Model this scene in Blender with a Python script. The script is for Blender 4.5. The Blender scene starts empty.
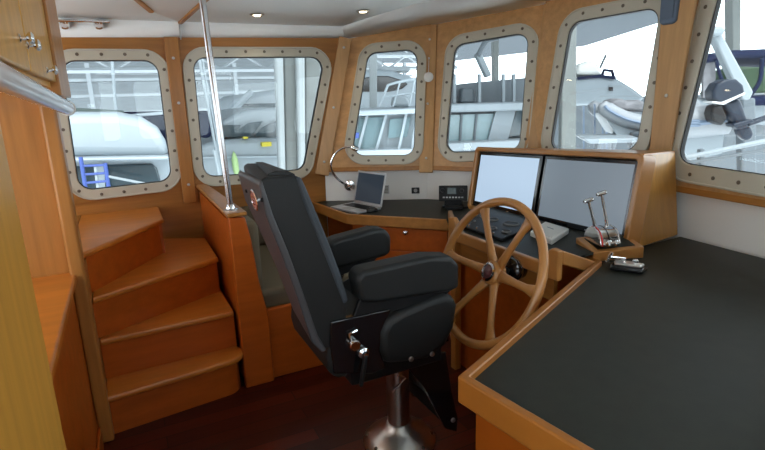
import bpy, bmesh, math, random
from mathutils import Vector, Matrix
random.seed(4)
SC = bpy.context.scene
COL = SC.collection
V = Vector

# ------------------------------------------------------------------ camera frame (metres; +X bow, +Y port, +Z up)
FPX = 520.0; YAW = math.radians(64); PITCH = math.atan(125/520.0); ROLL = math.radians(2.06); EYE = V((0, 0, 1.55))
fh = V((math.cos(YAW), math.sin(YAW), 0)); rh = V((math.sin(YAW), -math.cos(YAW), 0)); upv = V((0, 0, 1))
cD = math.cos(PITCH)*fh - math.sin(PITCH)*upv
cu = math.sin(PITCH)*fh + math.cos(PITCH)*upv
cR = math.cos(ROLL)*rh - math.sin(ROLL)*cu
cU = math.cos(ROLL)*cu + math.sin(ROLL)*rh
def ray(x, y): return cD*FPX + cR*(x-382.5) - cU*(y-225)
def at(x, y, n, c):
    n = V(n); d = ray(x, y); return EYE + d*((c - n.dot(EYE))/n.dot(d))
def atz(x, y, z): return at(x, y, (0, 0, 1), z)
def aty(x, y, c): return at(x, y, (0, 1, 0), c)
def atx(x, y, c): return at(x, y, (1, 0, 0), c)
def atf(x, y, c): return at(x, y, fh, c)

# ------------------------------------------------------------------ materials
def mat(name, col, rough=.5, metal=0, coat=0, spec=.5, emit=None, es=0, grain=None, var=0, bump=0, bscale=60, col2=None, nscale=3.0):
    m = bpy.data.materials.new(name); m.use_nodes = True
    nt = m.node_tree; b = nt.nodes['Principled BSDF']
    b.inputs['Base Color'].default_value = (*col, 1); b.inputs['Roughness'].default_value = rough
    b.inputs['Metallic'].default_value = metal; b.inputs['Coat Weight'].default_value = coat
    b.inputs['Coat Roughness'].default_value = .12; b.inputs['Specular IOR Level'].default_value = spec
    if emit: b.inputs['Emission Color'].default_value = (*emit, 1); b.inputs['Emission Strength'].default_value = es
    if grain or var:
        tc = nt.nodes.new('ShaderNodeTexCoord'); mp = nt.nodes.new('ShaderNodeMapping')
        nt.links.new(tc.outputs['Object'], mp.inputs['Vector'])
        if grain: mp.inputs['Scale'].default_value = grain
        nz = nt.nodes.new('ShaderNodeTexNoise'); nz.inputs['Scale'].default_value = nscale; nz.inputs['Detail'].default_value = 6
        nz.inputs['Roughness'].default_value = .6
        nt.links.new(mp.outputs[0], nz.inputs['Vector'])
        rp = nt.nodes.new('ShaderNodeValToRGB'); rp.color_ramp.elements[0].position = .3; rp.color_ramp.elements[1].position = .7
        c2 = col2 or tuple(c*(1-var) for c in col)
        rp.color_ramp.elements[0].color = (*c2, 1); rp.color_ramp.elements[1].color = (*[min(1, c*(1+var*.5)) for c in col], 1)
        nt.links.new(nz.outputs['Fac'], rp.inputs[0]); nt.links.new(rp.outputs[0], b.inputs['Base Color'])
    if bump:
        tc = nt.nodes.new('ShaderNodeTexCoord'); nz = nt.nodes.new('ShaderNodeTexNoise'); nz.inputs['Scale'].default_value = bscale
        bp = nt.nodes.new('ShaderNodeBump'); bp.inputs['Strength'].default_value = bump; bp.inputs['Distance'].default_value = .002
        nt.links.new(tc.outputs['Object'], nz.inputs['Vector']); nt.links.new(nz.outputs['Fac'], bp.inputs['Height'])
        nt.links.new(bp.outputs[0], b.inputs['Normal'])
    return m
WOOD = (.42, .175, .040)
M = {}
M['wood_v'] = mat('varnished_cherry_upright', WOOD, .38, coat=.12, spec=.3, grain=(9, 9, .7), var=.22)
M['wood_x'] = mat('varnished_cherry_fore_aft', WOOD, .38, coat=.12, spec=.3, grain=(.7, 9, 9), var=.22)
M['wood_y'] = mat('varnished_cherry_athwart', WOOD, .38, coat=.12, spec=.3, grain=(9, .7, 9), var=.22)
M['wood_red'] = mat('varnished_cherry_joinery', (.45, .095, .010), .36, coat=.10, spec=.3, grain=(.8, 6, 6), var=.2)
M['tread'] = mat('lit_cherry_tread', (.56, .18, .022), .36, coat=.15, grain=(.8, 6, 6), var=.16)  # paler copy of the joinery cherry; light falling on treads put into colour
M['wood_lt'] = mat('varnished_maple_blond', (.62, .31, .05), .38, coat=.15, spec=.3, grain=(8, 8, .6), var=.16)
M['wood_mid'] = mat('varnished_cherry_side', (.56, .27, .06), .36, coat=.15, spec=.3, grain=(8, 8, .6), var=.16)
M['wheel'] = mat('varnished_wheel_wood', (.44, .19, .05), .3, coat=.3, grain=(2, 2, 2), var=.12)
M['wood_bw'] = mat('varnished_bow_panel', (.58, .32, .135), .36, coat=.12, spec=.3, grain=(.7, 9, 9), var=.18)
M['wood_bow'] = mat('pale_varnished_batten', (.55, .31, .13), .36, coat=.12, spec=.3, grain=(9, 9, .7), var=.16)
M['cream'] = mat('cream_painted_metal', (.56, .52, .42), .38, var=.03)
M['ceil'] = mat('white_vinyl_headliner', (.84, .88, .88), .5, bump=.15, bscale=180)
M['cove'] = mat('glossy_white_cove', (.88, .92, .92), .45)
M['panel'] = mat('white_vinyl_panel', (.78, .76, .73), .5, bump=.1, bscale=160)
M['counter'] = mat('dark_laminate', (.017, .019, .013), .48, spec=.3, var=.25, nscale=14, bump=.12, bscale=300)
M['leather'] = mat('charcoal_leather', (.012, .013, .0135), .5, spec=.35, var=.15, bump=.25, bscale=220)
M['mesh'] = mat('lit_stitched_fabric', (.045, .055, .068), .7, bump=.8, bscale=350)  # stitched fabric, made paler to paint the top-lit cushion edge
M['black'] = mat('black_plastic', (.008, .008, .009), .5, spec=.3)
M['gloss'] = mat('gloss_black', (.008, .008, .01), .12, coat=.5)
M['chrome'] = mat('chrome', (.82, .82, .83), .12, metal=1)
M['steel'] = mat('brushed_steel', (.62, .60, .57), .3, metal=1)
M['polesteel'] = mat('polished_pole_steel', (.50, .49, .50), .2, metal=1)
M['bolt'] = mat('bolt_steel', (.17, .14, .11), .4, metal=.7)
M['alu'] = mat('laptop_aluminium', (.62, .63, .65), .35, metal=.6)
M['white'] = mat('white_plastic', (.75, .74, .70), .4)
M['red'] = mat('red_plastic', (.6, .02, .02), .35)
M['grey'] = mat('grey_plastic', (.42, .42, .42), .5)
M['beige'] = mat('olive_beige_upholstery', (.13, .11, .07), .85, bump=.4, bscale=120)
M['screen'] = mat('painted_reflection_display', (.05, .06, .07), .25, emit=(.50, .62, .74), es=.30)  # emission stands in for daylight reflected by the screen
M['screen_port'] = mat('painted_reflection_display_bright', (.05, .06, .07), .25, emit=(.56, .74, .95), es=.80)  # brighter copy: the port screen's stronger reflection put into the emission
M['lap'] = mat('laptop_display', (.02, .025, .03), .15, emit=(.10, .14, .20), es=.2)
M['lcd'] = mat('radio_display', (.05, .065, .065), .2, emit=(.2, .3, .32), es=.08)
M['navy'] = mat('navy_canvas', (.010, .014, .035), .9, spec=.1)
M['slate'] = mat('slate_blue_plastic', (.10, .14, .20), .5)
M['tube'] = mat('pearl_plastic_tube', (.62, .60, .60), .22, coat=.5)
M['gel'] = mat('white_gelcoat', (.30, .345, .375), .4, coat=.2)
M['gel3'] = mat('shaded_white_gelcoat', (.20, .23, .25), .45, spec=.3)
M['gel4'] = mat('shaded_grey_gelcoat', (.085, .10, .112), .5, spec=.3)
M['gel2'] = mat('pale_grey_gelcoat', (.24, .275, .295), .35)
M['tint'] = mat('tinted_boat_glass', (.03, .05, .06), .12, coat=.5)
M['tint2'] = mat('green_boat_glass', (.16, .24, .26), .15, coat=.5)
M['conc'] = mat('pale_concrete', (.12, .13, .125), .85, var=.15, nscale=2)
M['hard'] = mat('bleached_hardstand', (.78, .77, .74), .85, var=.08, nscale=1)
M['wood_edge'] = mat('varnished_cherry_edge', (.34, .12, .018), .34, coat=.1, spec=.3, grain=(3, 3, 3), var=.12)
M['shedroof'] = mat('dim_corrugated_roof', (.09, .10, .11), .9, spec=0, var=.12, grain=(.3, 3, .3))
M['wood_ctr'] = mat('varnished_cherry_counter', (.30, .070, .006), .36, coat=.1, spec=.3, grain=(3, 3, 3), var=.12)
M['deck'] = mat('white_bounce_deck', (.88, .88, .87), .6)  # kept very white so the unseen decks reflect daylight
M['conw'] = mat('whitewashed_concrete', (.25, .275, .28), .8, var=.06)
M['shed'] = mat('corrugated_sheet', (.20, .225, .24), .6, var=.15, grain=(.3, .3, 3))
M['truss'] = mat('painted_truss_steel', (.30, .33, .35), .6)
M['blue'] = mat('blue_painted_steel', (.035, .07, .26), .5)
M['yellow'] = mat('yellow_sign', (.45, .38, .02), .5)
M['slate2'] = mat('grey_green_paint', (.10, .13, .12), .6)
M['lime'] = mat('lime_fabric', (.35, .50, .22), .6)
M['rub'] = mat('grey_hypalon', (.19, .205, .22), .5)
M['canvas'] = mat('grey_cover_cloth', (.14, .14, .15), .8, var=.4, nscale=8)
M['engine'] = mat('outboard_blue_grey', (.012, .018, .030), .4, spec=.25)
M['green'] = mat('distant_leaves', (.05, .08, .05), .9, spec=.1, var=.4, nscale=1.5)
M['lamp'] = mat('lamp_glow', (.9, .85, .7), .4, emit=(1, .80, .50), es=14)
# floor planks
def floor_mat():
    m = bpy.data.materials.new('dark_mahogany_planks'); m.use_nodes = True; nt = m.node_tree; b = nt.nodes['Principled BSDF']
    tc = nt.nodes.new('ShaderNodeTexCoord'); br = nt.nodes.new('ShaderNodeTexBrick')
    br.inputs['Color1'].default_value = (.12, .016, .005, 1); br.inputs['Color2'].default_value = (.025, .004, .002, 1)
    br.inputs['Mortar'].default_value = (.018, .007, .004, 1); br.inputs['Scale'].default_value = 1
    br.inputs['Brick Width'].default_value = 1.3; br.inputs['Row Height'].default_value = .095; br.inputs['Mortar Size'].default_value = .0025
    br.inputs['Bias'].default_value = -.1
    nt.links.new(tc.outputs['Object'], br.inputs['Vector'])
    mp = nt.nodes.new('ShaderNodeMapping'); mp.inputs['Scale'].default_value = (1.2, 22, 1)
    nz = nt.nodes.new('ShaderNodeTexNoise'); nz.inputs['Scale'].default_value = 3
    nt.links.new(tc.outputs['Object'], mp.inputs[0]); nt.links.new(mp.outputs[0], nz.inputs['Vector'])
    mx = nt.nodes.new('ShaderNodeMix'); mx.data_type = 'RGBA'; mx.blend_type = 'MULTIPLY'; mx.inputs[0].default_value = .5
    nt.links.new(br.outputs['Color'], mx.inputs[6]); nt.links.new(nz.outputs['Color'], mx.inputs[7]); nt.links.new(mx.outputs[2], b.inputs['Base Color'])
    b.inputs['Roughness'].default_value = .3; b.inputs['Specular IOR Level'].default_value = .3
    return m
M['floor'] = floor_mat()
def glass_mat(name, tint):
    m = bpy.data.materials.new(name); m.use_nodes = True; nt = m.node_tree; nt.nodes.clear()
    out = nt.nodes.new('ShaderNodeOutputMaterial'); tr = nt.nodes.new('ShaderNodeBsdfTransparent'); gl = nt.nodes.new('ShaderNodeBsdfGlossy')
    tr.inputs[0].default_value = (*tint, 1); gl.inputs['Roughness'].default_value = .02
    fr = nt.nodes.new('ShaderNodeFresnel'); fr.inputs[0].default_value = 1.35; mx = nt.nodes.new('ShaderNodeMixShader')
    nt.links.new(fr.outputs[0], mx.inputs[0]); nt.links.new(tr.outputs[0], mx.inputs[1]); nt.links.new(gl.outputs[0], mx.inputs[2])
    nt.links.new(mx.outputs[0], out.inputs[0]); return m
M['glass'] = glass_mat('clear_window_glass', (.96, .985, .985))

# ------------------------------------------------------------------ helpers
def link(name, bm, m, parent=None, bevel=0, seg=2, smooth=True, ang=35, sub=0):
    me = bpy.data.meshes.new(name)
    bmesh.ops.remove_doubles(bm, verts=bm.verts, dist=1e-6)
    bmesh.ops.recalc_face_normals(bm, faces=bm.faces)
    bm.to_mesh(me); bm.free()
    me.materials.append(M[m] if isinstance(m, str) else m)
    if smooth:
        for p in me.polygons: p.use_smooth = True
        if not sub: me.set_sharp_from_angle(angle=math.radians(ang))
    o = bpy.data.objects.new(name, me); COL.objects.link(o)
    if parent is not None: o.parent = parent; o.matrix_parent_inverse = world(parent).inverted()
    if bevel:
        b = o.modifiers.new('bevel', 'BEVEL'); b.width = bevel; b.segments = seg; b.limit_method = 'ANGLE'; b.angle_limit = math.radians(40)
        b.use_clamp_overlap = True
        if seg > 1: o.modifiers.new('wn', 'WEIGHTED_NORMAL').keep_sharp = True
    if sub:
        s = o.modifiers.new('sub', 'SUBSURF'); s.levels = sub; s.render_levels = sub
    return o
def world(o):
    return (world(o.parent) @ o.matrix_parent_inverse @ o.matrix_basis) if o.parent else o.matrix_basis.copy()
def thing(name, label, cat, loc=(0, 0, 0), group=None, kind=None):
    o = bpy.data.objects.new(name, None); COL.objects.link(o); o.location = loc; o.empty_display_size = .1
    return tag(o, label, cat, group, kind)
def tag(o, label, cat, group=None, kind=None):
    if label: o['label'] = label
    if cat: o['category'] = cat
    if group: o['group'] = group
    if kind: o['kind'] = kind
    return o
def struct(o, label=None, cat=None):
    o['kind'] = 'structure'
    if label: o['label'] = label
    if cat: o['category'] = cat
    return o
def B(): return bmesh.new()
def box(bm, lo, hi, rot=None, piv=None):
    lo, hi = V(lo), V(hi); c = [V((x, y, z)) for x in (lo.x, hi.x) for y in (lo.y, hi.y) for z in (lo.z, hi.z)]
    if rot:
        p = V(piv) if piv else (lo+hi)/2; c = [rot @ (q-p) + p for q in c]
    v = [bm.verts.new(q) for q in c]
    for f in ((0, 1, 3, 2), (4, 6, 7, 5), (0, 4, 5, 1), (2, 3, 7, 6), (0, 2, 6, 4), (1, 5, 7, 3)): bm.faces.new([v[i] for i in f])
    return bm
def prism(bm, pts, off):
    off = V(off); a = [bm.verts.new(V(p)) for p in pts]; b = [bm.verts.new(V(p)+off) for p in pts]; n = len(pts)
    bm.faces.new(a); bm.faces.new(b[::-1])
    for i in range(n): bm.faces.new((a[i], b[i], b[(i+1) % n], a[(i+1) % n]))
    return bm
def ring(bm, outer, inner, off):
    off = V(off); n = len(outer)
    L = [[bm.verts.new(V(p)) for p in outer], [bm.verts.new(V(p)) for p in inner], [bm.verts.new(V(p)+off) for p in inner], [bm.verts.new(V(p)+off) for p in outer]]
    for k in range(4):
        A, C = L[k], L[(k+1) % 4]
        for i in range(n): bm.faces.new((A[i], A[(i+1) % n], C[(i+1) % n], C[i]))
    return bm
def frame_from(d):
    d = d.normalized(); a = V((0, 0, 1)) if abs(d.z) < .9 else V((1, 0, 0)); u = d.cross(a).normalized(); return u, d.cross(u).normalized()
def tube(bm, pts, r, n=12, closed=False, cap=True):
    pts = [V(p) for p in pts]; rs = r if isinstance(r, (list, tuple)) else [r]*len(pts); rings = []; N = len(pts); u = None
    for i, p in enumerate(pts):
        if closed: d = pts[(i+1) % N]-pts[i-1]
        else: d = (pts[min(i+1, N-1)]-pts[max(i-1, 0)])
        d.normalize()
        if u is None: u, w = frame_from(d)
        else:
            u = (u - d*u.dot(d)).normalized(); w = d.cross(u).normalized()
        rings.append([bm.verts.new(p + (u*math.cos(2*math.pi*k/n) + w*math.sin(2*math.pi*k/n))*rs[i]) for k in range(n)])
    for i in range(N if closed else N-1):
        A, C = rings[i], rings[(i+1) % N]
        if closed and i == N-1:   # match twist
            best = min(range(n), key=lambda s: (A[0].co-C[s].co).length); C = C[best:]+C[:best]
        for k in range(n): bm.faces.new((A[k], A[(k+1) % n], C[(k+1) % n], C[k]))
    if cap and not closed: bm.faces.new(rings[0][::-1]); bm.faces.new(rings[-1])
    return bm
def lathe(bm, prof, loc, axis=(0, 0, 1), n=28):
    """prof: (radius, height) pairs along the axis"""
    ax = V(axis).normalized(); u, w = frame_from(ax); loc = V(loc); rings = []
    for r, h in prof:
        if r < 1e-5: rings.append([bm.verts.new(loc+ax*h)])
        else: rings.append([bm.verts.new(loc+ax*h+(u*math.cos(2*math.pi*k/n)+w*math.sin(2*math.pi*k/n))*r) for k in range(n)])
    for A, C in zip(rings, rings[1:]):
        for k in range(n):
            if len(A) == 1 and len(C) == 1: continue
            if len(A) == 1: bm.faces.new((A[0], C[(k+1) % n], C[k]))
            elif len(C) == 1: bm.faces.new((A[k], A[(k+1) % n], C[0]))
            else: bm.faces.new((A[k], A[(k+1) % n], C[(k+1) % n], C[k]))
    if len(rings[0]) > 1: bm.faces.new(rings[0][::-1])
    if len(rings[-1]) > 1: bm.faces.new(rings[-1])
    return bm
def spline(pts, k=8, closed=False):
    pts = [V(p) for p in pts]; out = []; N = len(pts)
    for i in range(N if closed else N-1):
        p1, p2 = pts[i], pts[(i+1) % N]
        p0 = pts[i-1] if (i > 0 or closed) else p1; p3 = pts[(i+2) % N] if (i+2 < N or closed) else p2
        for j in range(k):
            t = j/k
            out.append(.5*((2*p1)+(p2-p0)*t+(2*p0-5*p1+4*p2-p3)*t*t+(3*p1-p0-3*p2+p3)*t**3))
    if not closed: out.append(pts[-1])
    return out
def copy_obj(o, parent=None):
    c = o.copy(); COL.objects.link(c); c.parent = parent
    if parent is not None: c.matrix_parent_inverse = o.matrix_parent_inverse.copy()
    return c
def copy_tree(o, parent=None):
    kids = [c for c in bpy.data.objects if c.parent == o]
    r = copy_obj(o, parent)
    for k in kids: copy_tree(k, r)
    return r
def rounded(cor, rad, n=7):
    """round the corners of a 2-D polygon"""
    out = []; N = len(cor)
    for i in range(N):
        p, a, b = V(cor[i]), V(cor[i-1]), V(cor[(i+1) % N]); da, db = (a-p).normalized(), (b-p).normalized()
        th = math.acos(max(-1, min(1, da.dot(db)))); d = rad/math.tan(th/2); c = p+(da+db).normalized()*(rad/math.sin(th/2))
        s, e = p+da*d-c, p+db*d-c
        a0 = math.atan2(s.y, s.x); a1 = math.atan2(e.y, e.x); dd = (a1-a0+math.pi) % (2*math.pi)-math.pi
        for k in range(n+1):
            t = a0+dd*k/n; out.append(c+V((math.cos(t), math.sin(t)))*rad)
    return out
def offset(cor, d):
    """grow a 2-D polygon outward by d"""
    N = len(cor); cen = sum((V(c) for c in cor), V((0, 0)))/N; L = []
    for i in range(N):
        a, b = V(cor[i]), V(cor[(i+1) % N]); t = (b-a).normalized(); nn = V((t.y, -t.x))
        if nn.dot((a+b)/2-cen) < 0: nn = -nn
        L.append((a+nn*d, t))
    out = []
    for i in range(N):
        (p, t), (q, s) = L[i-1], L[i]; cr = t.x*s.y-t.y*s.x; k = ((q-p).x*s.y-(q-p).y*s.x)/cr; out.append(p+t*k)
    return out

# ------------------------------------------------------------------ the pilothouse shell
def camber(y): return max(2.06, 2.10+.13*(1-((y-1.9)/2)**2))
PB = [V((1.385, 3.9, 1.01)), V((2.12, 3.52, 1.0)), V((2.585, 2.875, 1.0)), V((2.72, 1.95, 1.0)), V((2.60, 1.05, 1.0)), V((2.15, .15, 1.0)), V((1.45, -.9, 1.0))]
PT = [V((1.64, 3.9, 2.022)), V((2.265, 3.665, 2.10)), V((2.81, 2.93, 2.165)), V((2.79, 1.955, 2.12)), V((2.84, .98, 2.15)), V((2.32, 0.0, 2.09)), V((1.68, -.9, 2.02))]
WEST_B, WEST_T = V((-1.3, 3.9, .93)), V((-1.3, 3.9, 1.975))

class Facet:
    def __init__(s, b0, b1, t0, t1):
        s.b0, s.b1, s.t0, s.t1 = b0, b1, t0, t1
        s.ex = (b1-b0).normalized(); w = ((t0-b0)+(t1-b1))/2
        s.n = s.ex.cross(w).normalized()
        if s.n.dot(V((1.0, 1.6, 1.2))-b0) < 0: s.n = -s.n      # inward
        s.ey = (w-s.ex*w.dot(s.ex)).normalized(); s.o = b0
    def to2(s, p): d = V(p)-s.o; return V((d.dot(s.ex), d.dot(s.ey)))
    def to3(s, q, h=0): return s.o+s.ex*q[0]+s.ey*q[1]+s.n*h
    def px(s, x, y): return s.to2(at(x, y, s.n, s.n.dot(s.o)))
TH = .02
def holed(bm, f, outer, holes_corner, h, th):
    """panel with one rounded hole; outer quad and hole in facet coordinates"""
    hole = rounded(holes_corner, .10)
    c = sum((V(p) for p in hole), V((0, 0)))/len(hole); oc = [V(p) for p in outer]; res = []
    for p in hole:
        d = (p-c); best = None
        for i in range(4):
            a, b = oc[i], oc[(i+1) % 4]; e = b-a; cr = d.x*e.y-d.y*e.x
            if abs(cr) < 1e-9: continue
            t = ((a-c).x*e.y-(a-c).y*e.x)/cr; u = ((a-c).x*d.y-(a-c).y*d.x)/cr
            if t > 0 and -1e-6 <= u <= 1+1e-6 and (best is None or t < best[0]): best = (t, c+d*t)
        res.append(best[1])
    for k in oc:
        i = min(range(len(hole)), key=lambda i: -((hole[i]-c).normalized().dot((k-c).normalized()))); res[i] = k
    ring(bm, [f.to3(p, h) for p in res], [f.to3(p, h) for p in hole], -f.n*th)
    return bm
bolt_me = None
def make_window(idx, f, cor, fw=.070, bolts=True):
    """cor: the glass corners in facet coordinates"""
    w = thing('window_%d' % idx, None, None, f.to3(sum((V(c) for c in cor), V((0, 0)))/4)); w['kind'] = 'structure'
    inn = rounded(cor, .085); out = rounded(offset(cor, fw), .085+fw)
    link('window_frame', ring(B(), [f.to3(p, .014) for p in out], [f.to3(p, .014) for p in inn], -f.n*.034), 'cream', w, bevel=.005)
    o1, o2 = rounded(offset(cor, fw-.001), .084+fw), rounded(offset(cor, fw-.013), .072+fw)
    link('frame_bead', ring(B(), [f.to3(p, .020) for p in o1], [f.to3(p, .020) for p in o2], -f.n*.018), 'cream', w, bevel=.003)
    i2 = rounded(offset(cor, -.005), .08); i3 = rounded(offset(cor, .001), .086)
    link('gasket', ring(B(), [f.to3(p, .006) for p in i3], [f.to3(p, .006) for p in i2], -f.n*.027), 'black', w)
    g = rounded(cor, .085)
    link('glass', prism(B(), [f.to3(p, -.006) for p in rounded(offset(cor, -.004), .082)], -f.n*.006), 'glass', w)
    if bolts:
        path = rounded(offset(cor, fw*.52), .085+fw*.52, 10); P = [V(p) for p in path]+[V(path[0])]
        tot = sum((P[i+1]-P[i]).length for i in range(len(P)-1)); n = max(8, round(tot/.135)); step = tot/n; acc = 0; nxt = step*.5; k = 0
        first = None
        for i in range(len(P)-1):
            L = (P[i+1]-P[i]).length
            while nxt <= acc+L and k < n:
                q = P[i].lerp(P[i+1], (nxt-acc)/L if L else 0); pos = f.to3(q, .0145)
                if first is None:
                    first = link('bolt', lathe(B(), [(.0105, 0), (.0105, .002), (.0075, .005), (0, .006)], pos, f.n, 10), 'bolt', w); fp = pos
                else:
                    c = copy_obj(first, w); c.location = pos-fp
                nxt += step; k += 1
            acc += L
    return w

facets = [Facet(PB[i], PB[i+1], PT[i], PT[i+1]) for i in range(6)]
port = Facet(WEST_B, PB[0], WEST_T, PT[0])
# --- port side: one long wall with two windows
W = {}
W[1] = [port.px(60, 60.5), port.px(157.5, 60.3), port.px(172.3, 180.5), port.px(79, 191)]
W[2] = [port.px(192.3, 57.6), port.px(325, 56.8), port.px(303.5, 169.8), port.px(204, 177.5)]
W[3] = [facets[0].px(368, 53), facets[0].px(417.8, 49), facets[0].px(414.2, 155.5), facets[0].px(351.5, 156)]
W[4] = [facets[1].px(455, 45), facets[1].px(529.5, 32), facets[1].px(519.8, 150.5), facets[1].px(446, 153)]
W[5] = [facets[2].px(571, 22.5), facets[2].px(662, 6.5), facets[2].px(637, 151), facets[2].px(549.5, 151.5)]
W[6] = [facets[3].px(724.5, -26), facets[3].px(858, -52), facets[3].px(826, 184), facets[3].px(677.5, 162.5)]
def quad(f, lo=0, b0=None, b1=None, t0=None, t1=None):
    return [f.to2(t0 or f.t0), f.to2(t1 or f.t1), f.to2(b1 or f.b1), f.to2(b0 or f.b0)]
def sortq(c): return c
# port wall upper band split at the batten between the windows
xb = port.px(180, 120)[0]
m_b, m_t = port.px(190, 200), port.px(170.5, 38)
bm = B()
q = quad(port); tl, tr, br, bl = q
tl = V((port.px(40, 38)[0]-.25, tl.y)); bl = V((tl.x, 0))
mt = V((m_t[0], (port.to2(WEST_T).y+port.to2(PT[0]).y)/2)); mb = V((m_b[0], 0))
holed(bm, port, [tl, mt, mb, bl], offset(W[1], .012), 0, TH)
link_port_a = bm
holed(bm, port, [mt, tr, br, mb], offset(W[2], .012), 0, TH)
struct(link('wall_port', bm, 'wood_x', bevel=0, ang=20), 'varnished cherry upper side wall around the two port windows', 'wall')
names = ['wall_port_bow', 'wall_bow_inner', 'wall_bow', 'wall_bow_centre', 'wall_bow_starboard', 'wall_starboard_bow']
W[7] = [V((.13, .93)), V((.85, .93)), V((.82, .12)), V((.12, .12))]
L8 = (PB[6]-PB[5]).length
W[8] = [V((.16, .90)), V((L8-.15, .90)), V((L8-.22, .12)), V((.16, .12))]
for i, f in enumerate(facets):
    bm = B(); c = W[i+3]
    holed(bm, f, quad(f), offset(c, .012), 0, TH)
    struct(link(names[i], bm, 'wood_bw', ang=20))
make_window(1, port, W[1]); make_window(2, port, W[2])
for i in range(6): make_window(i+3, facets[i], W[i+3], fw=(.07, .072, .078, .10, .08, .08)[i], bolts=i < 5)
# lower walls: cherry to port, white vinyl panel at the bow
struct(link('wall_port_lower', prism(B(), [(-1.3, 3.915, 0), (1.46, 3.915, 0), (1.46, 3.915, 1.05), (-1.3, 3.915, .97)], (0, .07, 0)), 'wood_x'))
for i, f in enumerate(facets):
    n2 = V((f.n.x, f.n.y, 0)).normalized()
    a = f.b0-n2*.03-f.ex*(.04 if i else -.02); b = f.b1-n2*.03+f.ex*.04; o = V((f.n.x, f.n.y, 0))*0
    lo = V((0, 0, -.3)); k = .05
    a2 = a+lo+n2*k; b2 = b+lo+n2*k; a3 = V((a2.x, a2.y, 0)); b3 = V((b2.x, b2.y, 0))
    bm = B()
    up_ = f.ey*.05
    P = [(a+up_, b+up_), (a2, b2), (a3, b3)]
    vs = [[bm.verts.new(p) for p in pr_] for pr_ in P]; vo = [[bm.verts.new(p-n2*.06) for p in pr_] for pr_ in P]
    for (r0, r1) in ((vs[0], vs[1]), (vs[1], vs[2])): bm.faces.new((r0[0], r0[1], r1[1], r1[0]))
    for (r0, r1) in ((vo[0], vo[1]), (vo[1], vo[2])): bm.faces.new((r0[0], r1[0], r1[1], r0[1]))
    bm.faces.new((vs[0][0], vo[0][0], vo[0][1], vs[0][1])); bm.faces.new((vs[2][0], vs[2][1], vo[2][1], vo[2][0]))
    struct(link(names[i]+'_lower', bm, 'panel', smooth=False))
# posts (vertical battens over each joint)
def batten(name, b, t, n, w, half, m='wood_v'):
    """flat board between two points on the wall, facing n"""
    ax = (t-b).normalized(); s = ax.cross(n).normalized()
    nn = s.cross(ax).normalized()
    if nn.dot(n) < 0: nn = -nn
    bm = prism(B(), [b-s*w, b+s*w, t+s*half, t-s*half], nn*.022)
    return bm
k = 1
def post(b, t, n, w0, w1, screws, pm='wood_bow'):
    global k
    bm = batten('p', b+n*.004, t+n*.004, n, w0, w1)
    p = struct(link('trim_%d' % k, bm, pm, bevel=.006)); k += 1
    for s in screws:
        q = b.lerp(t, s)+n*.027
        link('screw', lathe(B(), [(.010, 0), (.010, .003), (.006, .006), (0, .007)], q, n, 10), 'steel', p)
pin = V((0, -1, 0))
post(port.to3(m_b)+V((0, 0, -.02)), port.to3(mt), pin, .045, .045, (.12, .62, .88), 'wood_v')
nv = [pin]
b0 = PB[0]-V((0, 0, .14)); n01 = (pin+V((facets[0].n.x, facets[0].n.y, 0))).normalized()
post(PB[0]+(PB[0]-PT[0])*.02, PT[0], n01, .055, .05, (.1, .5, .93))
for i in range(1, 6):
    n = (facets[i-1].n+facets[i].n).normalized()
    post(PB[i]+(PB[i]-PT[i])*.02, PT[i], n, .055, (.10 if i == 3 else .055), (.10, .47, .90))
# bottom rails beneath the windows at the bow (slightly proud)
for i, f in enumerate(facets):
    a, b = f.to2(f.b0), f.to2(f.b1)
    bm = prism(B(), [f.to3((a.x+.05, 0), .0), f.to3((b.x-.05, 0), .0), f.to3((b.x-.05, .035), .0), f.to3((a.x+.05, .035), .0)], f.n*.008)
    struct(link('trim_%d' % k, bm, 'wood_y', bevel=.003)); k += 1
# starboard and aft walls behind the photographer, with openings that let daylight in
f_s = Facet(V((-1.3, -.9, 1.0)), PB[6], V((-1.3, -.9, 2.06)), PT[6])
bm = B(); qs = quad(f_s); ms_t = (qs[0]+qs[1])/2; ms_b = (qs[3]+qs[2])/2
wa = [V((.15, .95)), V((1.30, .95)), V((1.30, .10)), V((.15, .10))]; wb = [V((1.55, .95)), V((2.65, .95)), V((2.55, .10)), V((1.55, .10))]
holed(bm, f_s, [qs[0], ms_t, ms_b, qs[3]], wa, 0, TH); holed(bm, f_s, [ms_t, qs[1], qs[2], ms_b], wb, 0, TH)
struct(link('wall_starboard', bm, 'wood_x', ang=20))
make_window(9, f_s, wa, bolts=False); make_window(10, f_s, wb, bolts=False)
struct(link('wall_starboard_lower', box(B(), (-1.3, -.985, 0), (1.5, -.915, 1.02)), 'wood_x'))
bm = B(); box(bm, (-1.37, -.97, 0), (-1.3, -.55, 2.1)); box(bm, (-1.37, .75, 0), (-1.3, 1.05, 2.1)); box(bm, (-1.37, -.55, 1.98), (-1.3, .75, 2.1))
box(bm, (-1.37, 1.05, 0), (-1.3, 2.5, .9)); box(bm, (-1.37, 1.05, 1.95), (-1.3, 2.5, 2.1)); box(bm, (-1.37, 2.5, 0), (-1.3, 2.75, 2.1)); box(bm, (-1.37, 3.8, 0), (-1.3, 3.97, 2.1)); box(bm, (-1.37, 2.75, 0), (-1.3, 3.8, .88)); box(bm, (-1.37, 2.75, 2.02), (-1.3, 3.8, 2.1))
struct(link('wall_aft', bm, 'wood_v', smooth=False))
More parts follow.
